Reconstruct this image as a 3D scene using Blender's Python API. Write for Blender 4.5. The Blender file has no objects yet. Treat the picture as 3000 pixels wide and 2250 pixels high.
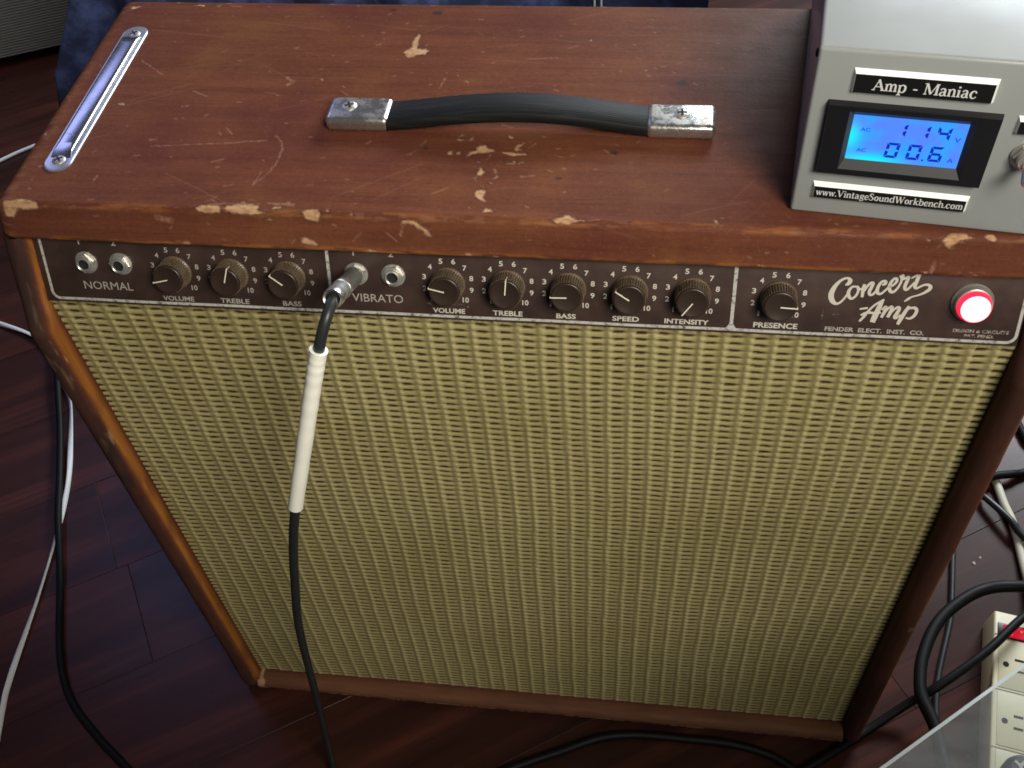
import bpy, bmesh, math, random, json
import numpy as np
from mathutils import Matrix, Vector

random.seed(7); rng = np.random.default_rng(11)
sc = bpy.context.scene
C = sc.collection

# ------------------------------------------------------------------ camera
cam_d = bpy.data.cameras.new('camera'); cam = bpy.data.objects.new('camera', cam_d); C.objects.link(cam)
cam_d.sensor_width = 36.0; cam_d.lens = 36.0 * 3083.26 / 3000.0
cam_d.clip_start = 0.02; cam_d.clip_end = 60.0
def rot_cam(rx, roll, rz):
    return Matrix.Rotation(rz, 3, 'Z') @ Matrix.Rotation(rx, 3, 'X') @ Matrix.Rotation(roll, 3, 'Z')
cam.matrix_world = Matrix.Translation((0.0900, -0.43588, 1.09587)) @ rot_cam(0.69268, -0.09586, 0.19504).to_4x4()
sc.camera = cam

# ------------------------------------------------------------------ world, lamps, exposure
w = bpy.data.worlds.new('World'); sc.world = w; w.use_nodes = True
bg = w.node_tree.nodes['Background']; bg.inputs[0].default_value = (0.90, 0.92, 1.0, 1); bg.inputs[1].default_value = 0.045
def area(name, loc, target, size, power, col, sy=None):
    l = bpy.data.lights.new(name, 'AREA'); l.energy = power; l.color = col; l.size = size
    if sy: l.shape = 'RECTANGLE'; l.size_y = sy
    o = bpy.data.objects.new(name, l); C.objects.link(o); o.location = loc
    o.rotation_euler = (Vector(target) - Vector(loc)).to_track_quat('-Z', 'Y').to_euler()
    return o
wl = area('work_lamp', (0.58, -0.74, 1.48), (0.02, 0.02, 0.72), 0.50, 3.6, (1.0, 0.94, 0.80)); wl.data.spread = math.radians(70)
area('back_window', (1.20, 2.45, 1.85), (0.20, 0.15, 0.70), 1.60, 122, (0.88, 0.95, 1.0), 0.85)
side = area('side_window', (-1.40, 1.40, 1.95), (-0.35, 0.10, 0.3), 1.10, 5.6, (0.42, 0.48, 1.0), 0.60)
zax = (side.location - Vector((-0.35, 0.10, 0.3))).normalized(); xax = Vector((0, 1, 0)) - zax * zax.y; xax.normalize()
side.rotation_euler = Matrix((xax, zax.cross(xax), zax)).transposed().to_euler()
sc.view_settings.view_transform = 'Standard'; sc.view_settings.look = 'None'
sc.view_settings.exposure = 0.0; sc.view_settings.gamma = 1.0
sc.cycles.use_denoising = True; sc.cycles.filter_width = 1.7
sc.cycles.max_bounces = 8; sc.cycles.transparent_max_bounces = 12

# ------------------------------------------------------------------ material helpers
class NT:
    def __init__(s, name):
        s.m = bpy.data.materials.new(name); s.m.use_nodes = True
        s.n = s.m.node_tree.nodes; s.l = s.m.node_tree.links
        s.b = s.n['Principled BSDF']; s.out = s.n['Material Output']
    def add(s, t, **k):
        nd = s.n.new(t)
        for a, v in k.items(): setattr(nd, a, v)
        return nd
    def put(s, sock, v):
        if isinstance(v, bpy.types.NodeSocket): s.l.new(v, sock)
        elif isinstance(v, (tuple, list)) and len(v) == 3 and sock.type == 'RGBA': sock.default_value = (*v, 1)
        else: sock.default_value = v
    def math(s, op, a, b=0.0, c=0.0, clamp=False):
        nd = s.add('ShaderNodeMath', operation=op, use_clamp=clamp)
        s.put(nd.inputs[0], a); s.put(nd.inputs[1], b); s.put(nd.inputs[2], c); return nd.outputs[0]
    def mix(s, f, a, b, mode='MIX'):
        nd = s.add('ShaderNodeMix', data_type='RGBA', blend_type=mode); nd.clamp_factor = True
        s.put(nd.inputs[0], f); s.put(nd.inputs[6], a); s.put(nd.inputs[7], b); return nd.outputs[2]
    def coord(s, kind='Object', scale=(1, 1, 1), loc=(0, 0, 0), rot=(0, 0, 0)):
        t = s.add('ShaderNodeTexCoord'); m = s.add('ShaderNodeMapping')
        s.l.new(t.outputs[kind], m.inputs[0]); m.inputs['Scale'].default_value = scale
        m.inputs['Location'].default_value = loc; m.inputs['Rotation'].default_value = rot
        return m.outputs[0]
    def noise(s, vec, scale, detail=4, rough=0.55, dist=0.0):
        nd = s.add('ShaderNodeTexNoise'); s.l.new(vec, nd.inputs['Vector'])
        nd.inputs['Scale'].default_value = scale; nd.inputs['Detail'].default_value = detail
        nd.inputs['Roughness'].default_value = rough; nd.inputs['Distortion'].default_value = dist
        return nd.outputs[0]
    def ramp(s, f, stops):
        nd = s.add('ShaderNodeValToRGB'); s.put(nd.inputs[0], f); e = nd.color_ramp.elements
        while len(e) < len(stops): e.new(0.5)
        for el, (p, c) in zip(e, stops):
            el.position = p; el.color = (*c, 1) if len(c) == 3 else c
        return nd.outputs[0]
    def step(s, f, lo, hi):
        nd = s.add('ShaderNodeMapRange', interpolation_type='SMOOTHSTEP'); s.put(nd.inputs[0], f)
        nd.inputs[1].default_value = lo; nd.inputs[2].default_value = hi; return nd.outputs[0]
    def bump(s, h, strength, dist=0.001):
        nd = s.add('ShaderNodeBump'); s.put(nd.inputs['Height'], h)
        nd.inputs['Strength'].default_value = strength; nd.inputs['Distance'].default_value = dist
        s.l.new(nd.outputs[0], s.b.inputs['Normal']); return nd.outputs[0]
    def set(s, **k):
        for a, v in k.items(): s.put(s.b.inputs[a.replace('_', ' ')], v)
        return s.m
def simple(name, col, rough=0.5, metal=0.0, var=0.12, scale=60, bump=0.0, bscale=300, spec=0.5):
    t = NT(name); v = t.coord(); f = t.noise(v, scale, 5)
    c = t.mix(f, tuple(x * (1 - var) for x in col), tuple(min(1, x * (1 + var)) for x in col))
    r = t.math('ADD', rough - 0.08, t.math('MULTIPLY', t.noise(v, scale * 0.6, 4), 0.16))
    t.set(Base_Color=c, Roughness=r, Metallic=metal); t.b.inputs['Specular IOR Level'].default_value = spec
    if bump: t.bump(t.noise(v, bscale, 4), bump, 0.0004)
    return t.m

def wood_finish(name, gscale):
    t = NT(name)
    at = t.add('ShaderNodeAttribute', attribute_name='wear_light_map'); sp = t.add('ShaderNodeSeparateColor')
    t.l.new(at.outputs['Color'], sp.inputs[0])
    wear, faint, stain_shade, worn_lit = sp.outputs[0], sp.outputs[1], sp.outputs[2], at.outputs['Alpha']
    g1 = t.noise(t.coord(scale=gscale), 1.0, 8, 0.62, 0.35)
    g2 = t.noise(t.coord(scale=tuple(x * 4.2 for x in gscale), loc=(3, 1, 2)), 1.0, 6, 0.7, 0.2)
    bl = t.noise(t.coord(loc=(5, 2, 1)), 11, 5, 0.6)
    dust = t.noise(t.coord(), 900, 2, 0.6)
    col = t.ramp(g1, [(0.28, (0.092, 0.0290, 0.0160)), (0.5, (0.122, 0.0395, 0.0215)), (0.72, (0.150, 0.050, 0.027))])
    col = t.mix(t.math('MULTIPLY', t.step(g2, 0.52, 0.75), 0.55), col, (0.055, 0.018, 0.012))
    col = t.mix(t.math('MULTIPLY', t.step(bl, 0.45, 0.70), 0.55), col, (0.170, 0.066, 0.026))
    col = t.mix(t.math('MULTIPLY', t.step(bl, 0.50, 0.28), 0.60), col, (0.085, 0.022, 0.020))
    col = t.mix(t.math('MULTIPLY', t.step(dust, 0.62, 0.80), 0.25), col, (0.26, 0.16, 0.12))
    g3 = t.noise(t.coord(scale=tuple(x * 11 for x in gscale), loc=(1, 4, 2)), 1.0, 4, 0.7)
    mot = t.noise(t.coord(loc=(2, 7, 3)), 420, 5, 0.75)
    col = t.mix(t.math('MULTIPLY', t.step(g3, 0.50, 0.72), 0.40), col, (0.060, 0.020, 0.013))
    col = t.mix(t.math('MULTIPLY', t.step(mot, 0.52, 0.74), 0.34), col, (0.200, 0.088, 0.058))
    col = t.mix(t.math('MULTIPLY', t.step(mot, 0.48, 0.28), 0.40), col, (0.055, 0.019, 0.013))
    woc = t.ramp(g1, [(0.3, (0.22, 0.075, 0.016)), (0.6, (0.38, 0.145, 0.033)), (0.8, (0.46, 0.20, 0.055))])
    col = t.mix(worn_lit, col, woc)  # orange rubbed finish; on the side boards also painted light
    col = t.mix(t.math('MULTIPLY', faint, 0.48), col, (0.38, 0.22, 0.155))
    bare = t.mix(t.noise(t.coord(), 140, 4), (0.33, 0.175, 0.085), (0.58, 0.365, 0.210))
    col = t.mix(wear, col, bare)
    col = t.mix(t.math('MULTIPLY', stain_shade, 0.8), col, (0.030, 0.020, 0.020))  # real stains, and the shade painted on the side boards
    rough = t.math('ADD', 0.42, t.math('MULTIPLY', t.noise(t.coord(), 45, 5), 0.20))
    rough = t.math('ADD', rough, t.math('MULTIPLY', wear, 0.3), clamp=True)
    h = t.math('ADD', t.math('MULTIPLY', g2, 0.55), t.math('MULTIPLY', mot, 0.9))
    h = t.math('SUBTRACT', h, t.math('MULTIPLY', wear, 0.9))
    t.bump(h, 0.35, 0.0006)
    t.b.inputs['Specular IOR Level'].default_value = 0.06
    return t.set(Base_Color=col, Roughness=rough)

M = {}
M['wood_x'] = wood_finish('varnished_wood_lengthwise', (5.0, 95, 95))
M['wood_z'] = wood_finish('varnished_wood_upright', (95, 95, 5.0))
M['black_board'] = simple('black_painted_board', (0.02, 0.017, 0.014), 0.7)

t = NT('woven_grille_cloth')
at = t.add('ShaderNodeAttribute', attribute_name='weave'); sp = t.add('ShaderNodeSeparateColor'); t.l.new(at.outputs['Color'], sp.inputs[0])
gap, lite, var = sp.outputs[0], sp.outputs[1], sp.outputs[2]
fib = t.noise(t.coord(scale=(220, 60, 1500)), 1.0, 4, 0.6)
big = t.noise(t.coord(), 7, 4, 0.55)
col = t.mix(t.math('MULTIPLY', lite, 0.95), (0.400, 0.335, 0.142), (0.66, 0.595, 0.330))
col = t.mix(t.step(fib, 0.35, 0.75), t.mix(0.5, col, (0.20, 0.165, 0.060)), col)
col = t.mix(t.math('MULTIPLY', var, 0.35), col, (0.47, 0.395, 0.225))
col = t.mix(t.math('MULTIPLY', t.step(big, 0.35, 0.7), 0.34), col, (0.26, 0.21, 0.075))
col = t.mix(gap, col, (0.028, 0.018, 0.005))
t.bump(fib, 0.4, 0.0003)
M['grille'] = t.set(Base_Color=col, Roughness=0.82); t.b.inputs['Specular IOR Level'].default_value = 0.2

t = NT('dark_brown_panel_enamel'); v = t.coord()
sc1 = t.noise(t.coord(scale=(40, 400, 400)), 1, 6, 0.7); sc2 = t.noise(v, 34, 6, 0.65)
col = t.mix(t.step(sc2, 0.35, 0.7), (0.032, 0.0180, 0.0150), (0.054, 0.0300, 0.0240))
col = t.mix(t.math('MULTIPLY', t.step(t.noise(v, 55, 6, 0.75), 0.66, 0.80), 0.35), col, (0.17, 0.13, 0.11))
col = t.mix(t.math('MULTIPLY', t.step(t.noise(v, 700, 2), 0.66, 0.8), 0.30), col, (0.12, 0.09, 0.08))
t.bump(sc1, 0.08, 0.0002)
M['panel'] = t.set(Base_Color=col, Roughness=t.math('ADD', 0.36, t.math('MULTIPLY', sc2, 0.22)))

def print_mat(name, c, lo, hi, under=(0.07, 0.05, 0.042), scale=420):
    t = NT(name); n = t.noise(t.coord(), scale, 5, 0.7)
    return t.set(Base_Color=t.mix(t.step(n, lo, hi), under, c), Roughness=0.55)
M['print'] = print_mat('worn_cream_print', (0.52, 0.49, 0.43), 0.20, 0.42)
M['print_dim'] = print_mat('rubbed_cream_print', (0.36, 0.33, 0.30), 0.24, 0.48)
M['print_bad'] = print_mat('half_rubbed_away_print', (0.42, 0.36, 0.34), 0.34, 0.62)
M['rule'] = print_mat('cream_rule_line', (0.44, 0.43, 0.405), 0.30, 0.52, scale=260)
M['knob'] = simple('brown_bakelite', (0.030, 0.0185, 0.0135), 0.36, var=0.3, scale=120, bump=0.15, bscale=500)
M['knurl'] = simple('dusty_brown_knurling', (0.120, 0.086, 0.055), 0.32, var=0.35, scale=160)
M['pointer'] = simple('ivory_pointer', (0.72, 0.68, 0.56), 0.5)
M['nickel'] = simple('dull_nickel', (0.56, 0.545, 0.51), 0.36, 0.75, var=0.25, scale=90, bump=0.12, bscale=220)
M['nickel_worn'] = NT('worn_nickel_cap').m
t = NT('pitted_nickel'); v = t.coord(); n = t.noise(v, 120, 6, 0.7)
col = t.mix(t.step(n, 0.50, 0.66), (0.60, 0.59, 0.57), (0.36, 0.315, 0.25))
t.bump(t.noise(v, 240, 5, 0.7), 0.25, 0.0004)
M['cap'] = t.set(Base_Color=col, Metallic=0.92, Roughness=t.math('ADD', 0.22, t.math('MULTIPLY', t.step(n, 0.42, 0.66), 0.32)))
bpy.data.materials.remove(M.pop('nickel_worn'))
t = NT('tarnished_chrome'); v = t.coord(); n = t.noise(v, 70, 6, 0.7); n2 = t.noise(v, 380, 3)
col = t.mix(t.step(n, 0.60, 0.74), (0.50, 0.50, 0.52), (0.17, 0.145, 0.125))
t.bump(n2, 0.10, 0.0003)
M['chrome'] = t.set(Base_Color=col, Metallic=1.0, Roughness=t.math('ADD', 0.17, t.math('MULTIPLY', n, 0.18)))
M['brass'] = simple('aged_brass', (0.42, 0.33, 0.17), 0.4, 1.0, var=0.3)
M['screw'] = simple('screw_steel', (0.62, 0.60, 0.57), 0.45, 0.85, var=0.3, scale=300)
M['dark_hole'] = simple('black_recess', (0.006, 0.005, 0.005), 0.8)
M['gunmetal'] = simple('gunmetal_barrel', (0.34, 0.345, 0.335), 0.42, 0.7, var=0.2, scale=200)
M['silver'] = simple('knurled_silver', (0.78, 0.77, 0.74), 0.33, 1.0, var=0.1, scale=400, bump=0.3, bscale=900)
M['rubber'] = simple('black_rubber_cord', (0.020, 0.022, 0.024), 0.40, var=0.25, scale=80, bump=0.1, bscale=600)
M['rubber_dull'] = simple('dull_black_cord', (0.0045, 0.0045, 0.005), 0.55, var=0.3, scale=80, bump=0.15, bscale=400, spec=0.2)
M['shrink'] = simple('white_heat_shrink', (0.95, 0.94, 0.86), 0.45, var=0.03, scale=60, bump=0.25, bscale=120)
M['white_cord'] = simple('pale_grey_cord', (0.58, 0.58, 0.60), 0.5, var=0.08)
M['crumb'] = simple('pale_crumb', (0.46, 0.36, 0.33), 0.8)
M['plate_metal'] = simple('dull_plated_steel', (0.55, 0.55, 0.56), 0.40, 0.9, var=0.25, scale=70, bump=0.1, bscale=200)
M['cream_cord'] = simple('cream_cord', (0.62, 0.58, 0.44), 0.5, var=0.06)

t = NT('ribbed_black_strap'); v = t.coord()
wv = t.add('ShaderNodeTexWave', wave_type='BANDS', bands_direction='Y'); t.l.new(v, wv.inputs[0]); wv.inputs['Scale'].default_value = 170
nz = t.noise(t.coord(scale=(14, 300, 300)), 1, 6, 0.7)
t.bump(t.math('ADD', wv.outputs[1], nz), 0.28, 0.0003)
M['strap'] = t.set(Base_Color=t.mix(t.step(nz, 0.45, 0.8), (0.007, 0.0075, 0.008), (0.022, 0.024, 0.025)), Roughness=0.6); t.b.inputs['Specular IOR Level'].default_value = 0.2

def emit(name, col, strength):
    t = NT(name); return t.set(Base_Color=tuple(min(1, c) for c in col), Emission_Color=col, Emission_Strength=strength, Roughness=0.3)
M['jewel'] = emit('glowing_red_jewel_front', (1.0, 0.125, 0.15), 9.0)
M['jewel_side'] = emit('red_jewel_side', (1.0, 0.012, 0.040), 2.6)

t = NT('grey_painted_steel'); v = t.coord(); n = t.noise(v, 900, 3, 0.6); n3 = t.noise(v, 24, 5)
t.bump(n, 0.10, 0.0003)
M['grey_paint'] = t.set(Base_Color=t.mix(n3, (0.285, 0.302, 0.305), (0.325, 0.342, 0.345)), Roughness=t.math('ADD', 0.20, t.math('MULTIPLY', n3, 0.10)))
M['grey_paint_edge'] = simple('worn_dark_box_side', (0.20, 0.20, 0.23), 0.35, var=0.3, scale=30)
M['plate_black'] = simple('engraved_black_laminate', (0.006, 0.006, 0.0065), 0.42)
M['plate_edge'] = simple('white_laminate_edge', (0.88, 0.88, 0.85), 0.4, var=0.04)
M['plate_text'] = simple('white_engraving', (0.66, 0.66, 0.66), 0.5, var=0.2, scale=900)
M['bezel'] = simple('black_meter_bezel', (0.0085, 0.0085, 0.011), 0.36, var=0.2)
M['bezel_in'] = simple('dark_grey_bezel_slope', (0.030, 0.029, 0.034), 0.42, var=0.2)

t = NT('blue_backlit_lcd'); v = t.coord()
gr = t.add('ShaderNodeSeparateXYZ'); t.l.new(v, gr.inputs[0])
lx = t.math('DIVIDE', gr.outputs[0], 0.058); lz = t.math('DIVIDE', gr.outputs[2], 0.029)     # 0..1 across the glass
hot1 = t.math('EXPONENT', t.math('MULTIPLY', t.math('ADD', t.math('POWER', t.math('DIVIDE', lx, 0.085), 2.0), t.math('POWER', t.math('DIVIDE', t.math('SUBTRACT', lz, 0.52), 0.26), 2.0)), -1.0))
hot2 = t.math('EXPONENT', t.math('MULTIPLY', t.math('ADD', t.math('POWER', t.math('DIVIDE', t.math('SUBTRACT', lx, 0.22), 0.26), 2.0), t.math('POWER', t.math('DIVIDE', lz, 0.14), 2.0)), -1.0))
n = t.noise(v, 70, 3, 0.5)
col = t.mix(t.step(n, 0.40, 0.62), (0.085, 0.245, 1.0), (0.030, 0.36, 1.0))
col = t.mix(t.math('ADD', hot1, hot2, clamp=True), col, (0.0, 0.93, 1.0))
M['lcd'] = t.set(Base_Color=(0.01, 0.02, 0.05), Emission_Color=col, Emission_Strength=1.0, Roughness=0.3)
M['lcd_ink'] = emit('lcd_segment_ink', (0.003, 0.010, 0.30), 1.0)
M['lcd_ink2'] = emit('lcd_small_ink', (0.010, 0.045, 0.50), 1.0)

t = NT('dark_red_laminate_plank')
oi = t.add('ShaderNodeObjectInfo'); off = t.math('MULTIPLY', oi.outputs['Random'], 37.0)
def shifted(scale):
    m = t.add('ShaderNodeMapping'); tc = t.add('ShaderNodeTexCoord'); t.l.new(tc.outputs['Object'], m.inputs[0])
    m.inputs['Scale'].default_value = scale; cv = t.add('ShaderNodeCombineXYZ'); t.l.new(off, cv.inputs[0]); t.l.new(off, cv.inputs[1])
    t.l.new(cv.outputs[0], m.inputs['Location']); return m.outputs[0]
a1 = t.noise(shifted((1.6, 22, 22)), 1, 7, 0.6, 0.6); a2 = t.noise(shifted((7, 170, 170)), 1, 6, 0.7, 0.2)
col = t.ramp(a1, [(0.28, (0.014, 0.0058, 0.0054)), (0.48, (0.037, 0.0118, 0.0090)), (0.62, (0.067, 0.0195, 0.0138)), (0.80, (0.120, 0.034, 0.019))])
col = t.mix(t.math('MULTIPLY', t.step(a2, 0.45, 0.7), 0.55), col, (0.016, 0.008, 0.008))
col = t.mix(t.math('MULTIPLY', oi.outputs['Random'], 0.35), col, (0.030, 0.012, 0.011))
du = t.noise(shifted((60, 60, 60)), 14, 2, 0.5)
col = t.mix(t.math('MULTIPLY', t.step(du, 0.70, 0.82), 0.3), col, (0.20, 0.16, 0.15))
t.bump(a2, 0.12, 0.0004)
M['plank'] = t.set(Base_Color=col, Roughness=t.math('ADD', 0.22, t.math('MULTIPLY', t.noise(shifted((3, 9, 9)), 2, 5), 0.14)))
t.b.inputs['Specular IOR Level'].default_value = 0.22
M['subfloor'] = simple('dark_subfloor', (0.012, 0.008, 0.007), 0.8)

t = NT('blue_denim_weave'); v = t.coord()
wv = t.add('ShaderNodeTexWave', wave_type='BANDS', bands_direction='DIAGONAL'); t.l.new(v, wv.inputs[0]); wv.inputs['Scale'].default_value = 330; wv.inputs['Distortion'].default_value = 1.2
n = t.noise(v, 26, 6, 0.65)
col = t.mix(t.step(n, 0.42, 0.68), (0.010, 0.015, 0.062), (0.072, 0.104, 0.300))
col = t.mix(t.math('MULTIPLY', wv.outputs[1], 0.22), col, (0.10, 0.13, 0.30))
t.bump(wv.outputs[1], 0.4, 0.0006)
M['denim'] = t.set(Base_Color=col, Roughness=0.85)
M['stitch'] = simple('pale_stitching', (0.50, 0.52, 0.60), 0.8)

t = NT('charcoal_speaker_cloth'); v = t.coord()
wv = t.add('ShaderNodeTexWave', wave_type='BANDS', bands_direction='Z'); t.l.new(v, wv.inputs[0]); wv.inputs['Scale'].default_value = 60; wv.inputs['Distortion'].default_value = 2.0; wv.inputs['Detail'].default_value = 3
n = t.noise(t.coord(scale=(30, 30, 300)), 1, 4)
t.bump(wv.outputs[1], 0.6, 0.002)
M['spk_cloth'] = t.set(Base_Color=t.mix(t.math('MULTIPLY', wv.outputs[1], n), (0.20, 0.21, 0.20), (0.52, 0.53, 0.51)), Roughness=0.9)
M['spk_box'] = simple('black_vinyl', (0.010, 0.010, 0.011), 0.6)

M['strip'] = simple('beige_plastic', (0.70, 0.63, 0.41), 0.42, var=0.04, scale=30)
M['strip_line'] = simple('moulded_groove', (0.30, 0.26, 0.17), 0.6)
M['switch_black'] = simple('black_rocker_frame', (0.010, 0.010, 0.011), 0.35)
t = NT('lit_red_rocker'); n = t.noise(t.coord(), 260, 3, 0.6)
M['rocker'] = t.set(Base_Color=(0.25, 0.01, 0.02), Emission_Color=t.mix(t.step(n, 0.56, 0.68), (0.55, 0.006, 0.030), (1.0, 0.20, 0.04)), Emission_Strength=0.95, Roughness=0.25)
M['plug_grey'] = simple('slate_grey_plug', (0.028, 0.032, 0.042), 0.45)

t = NT('dusty_hazy_glass')
tr = t.add('ShaderNodeBsdfTransparent'); tr.inputs[0].default_value = (0.80, 0.83, 0.83, 1)
gl = t.add('ShaderNodeBsdfGlossy'); gl.inputs['Roughness'].default_value = 0.06; gl.inputs[0].default_value = (0.9, 0.95, 1, 1)
df = t.add('ShaderNodeBsdfDiffuse'); df.inputs[0].default_value = (0.62, 0.66, 0.68, 1)
dn = t.noise(t.coord(), 900, 2, 0.5)
mx = t.add('ShaderNodeMixShader'); mx.inputs[0].default_value = 0.07; t.l.new(tr.outputs[0], mx.inputs[1]); t.l.new(gl.outputs[0], mx.inputs[2])
mx2 = t.add('ShaderNodeMixShader'); t.put(mx2.inputs[0], t.math('ADD', t.math('MULTIPLY', t.noise(t.coord(scale=(3, 9, 3)), 4, 6, 0.65), 0.22), t.math('MULTIPLY', t.step(dn, 0.70, 0.80), 0.45)))  # diffuse share paints in the ceiling reflection haze, along with dust specks
t.l.new(mx.outputs[0], mx2.inputs[1]); t.l.new(df.outputs[0], mx2.inputs[2]); t.l.new(mx2.outputs[0], t.out.inputs[0])
M['glass'] = t.m
M['glass_edge'] = simple('lit_glass_edge', (0.50, 0.555, 0.55), 0.35, var=0.1)  # pale tone stands in for light caught by the polished edge
M['table_metal'] = simple('brushed_table_leg', (0.30, 0.30, 0.31), 0.35, 1.0)

# ------------------------------------------------------------------ object helpers
ORG = {}
def thing(name, label, cat, loc=(0, 0, 0), group=None):
    o = bpy.data.objects.new(name, None); C.objects.link(o); o.location = loc; o.empty_display_size = 0.02
    o['label'] = label; o['category'] = cat
    if group: o['group'] = group
    ORG[o.name] = Vector(loc); return o
def tag(o, label, cat, group=None):
    o['label'] = label; o['category'] = cat
    if group: o['group'] = group
    return o
class MB:
    def __init__(s): s.v = []; s.f = []
    def add(s, vs, fs):
        k = len(s.v); s.v += [tuple(v) for v in vs]; s.f += [tuple(i + k for i in f) for f in fs]; return s
    def box(s, a, b, mat=None):
        x0, y0, z0 = a; x1, y1, z1 = b
        vs = [(x0,y0,z0),(x1,y0,z0),(x1,y1,z0),(x0,y1,z0),(x0,y0,z1),(x1,y0,z1),(x1,y1,z1),(x0,y1,z1)]
        if mat is not None: vs = [mat @ Vector(v) for v in vs]
        return s.add(vs, [(0,3,2,1),(4,5,6,7),(0,1,5,4),(1,2,6,5),(2,3,7,6),(3,0,4,7)])
    def lathe(s, prof, n=32, mat=None, mod=None, cap0=True, cap1=True, phase=0.0):
        vs = []; fs = []
        for (r, h) in prof:
            for i in range(n):
                a = 2 * math.pi * i / n + phase; rr = r * (mod(i, h) if mod else 1.0)
                p = Vector((rr * math.cos(a), rr * math.sin(a), h)); vs.append(mat @ p if mat is not None else p)
        for j in range(len(prof) - 1):
            for i in range(n):
                k = (i + 1) % n; fs.append((j*n+i, j*n+k, (j+1)*n+k, (j+1)*n+i))
        if cap0: fs.append(tuple(range(n))[::-1])
        if cap1: fs.append(tuple((len(prof)-1)*n + i for i in range(n)))
        return s.add(vs, fs)
    def tube(s, pts, rad, n=12, sub=8, flat=None):
        P = catmull(pts, sub); m = len(P)
        R = rad if callable(rad) else (lambda u: rad)
        vs = []; fs = []; T = [(P[min(i+1, m-1)] - P[max(i-1, 0)]).normalized() for i in range(m)]
        up = Vector((0, 0, 1)) if abs(T[0].z) < 0.9 else Vector((0, 1, 0))
        N = (up - T[0] * up.dot(T[0])).normalized()
        for i in range(m):
            N = (N - T[i] * N.dot(T[i])).normalized(); B = T[i].cross(N); r = R(i / (m - 1))
            if flat:
                fa = flat[2](i / (m - 1)) if len(flat) > 2 else 0.0
                N2 = N * math.cos(fa) + B * math.sin(fa); B2 = B * math.cos(fa) - N * math.sin(fa)
            for k in range(n):
                a = 2 * math.pi * k / n
                if flat: vs.append(P[i] + N2 * (flat[1] * math.sin(a)) + B2 * (flat[0] * math.cos(a)))
                else: vs.append(P[i] + N * (r * math.cos(a)) + B * (r * math.sin(a)))
        for i in range(m - 1):
            for k in range(n):
                q = (k + 1) % n; fs.append((i*n+k, i*n+q, (i+1)*n+q, (i+1)*n+k))
        fs.append(tuple(range(n))[::-1]); fs.append(tuple((m-1)*n + k for k in range(n)))
        return s.add(vs, fs)
    def xform(s, mat): s.v = [tuple(mat @ Vector(v)) for v in s.v]; return s
def catmull(pts, sub):
    P = [Vector(p) for p in pts]
    if len(P) == 2: return [P[0].lerp(P[1], i / sub) for i in range(sub + 1)]
    Q = [2*P[0]-P[1]] + P + [2*P[-1]-P[-2]]; out = []
    for i in range(1, len(Q) - 2):
        a, b, c, d = Q[i-1], Q[i], Q[i+1], Q[i+2]
        for k in range(sub):
            u = k / sub
            out.append(0.5*((2*b) + (c-a)*u + (2*a-5*b+4*c-d)*u*u + (3*b-a-3*c+d)*u**3))
    out.append(P[-1]); return out
def finish(me, smooth=True, ang=38):
    if smooth:
        me.polygons.foreach_set('use_smooth', [True] * len(me.polygons)); me.set_sharp_from_angle(angle=math.radians(ang))
    me.update(); return me
def mesh(name, mb, mat, smooth=True, ang=38, off=(0, 0, 0)):
    me = bpy.data.meshes.new(name); o = Vector(off)
    me.from_pydata([tuple(Vector(v) - o) for v in mb.v], [], mb.f); me.materials.append(mat)
    return finish(me, smooth, ang)
def part(name, mb, mat, parent=None, smooth=True, ang=38, bevel=None, local=False, seg=3):
    """mb in world coordinates unless local; one mesh object"""
    off = ORG[parent.name] if (parent and not local) else Vector((0, 0, 0))
    me = mesh(name, mb, mat, smooth, ang, off)
    if bevel: bevel_mesh(me, bevel, seg)
    o = bpy.data.objects.new(name, me); C.objects.link(o)
    if parent: o.parent = parent
    ORG[o.name] = off; return o
def bevel_mesh(me, r, seg=3, sel=None):
    bm = bmesh.new(); bm.from_mesh(me)
    ed = [e for e in bm.edges if e.is_manifold and e.calc_face_angle(0) > math.radians(30) and (sel is None or sel(e))]
    bmesh.ops.bevel(bm, geom=ed, offset=r, segments=seg, profile=0.5, affect='EDGES', clamp_overlap=True)
    for f in bm.faces: f.smooth = True
    bm.to_mesh(me); bm.free(); me.set_sharp_from_angle(angle=math.radians(40)); me.update()
def top_single(name, mb, mat, loc, label, cat, group=None, kind=None, smooth=True, bevel=None):
    me = mesh(name, mb, mat, smooth, 38, loc)
    if bevel: bevel_mesh(me, bevel)
    o = bpy.data.objects.new(name, me); C.objects.link(o); o.location = loc; ORG[o.name] = Vector(loc)
    if label: tag(o, label, cat, group)
    if kind: o['kind'] = kind
    return o

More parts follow.
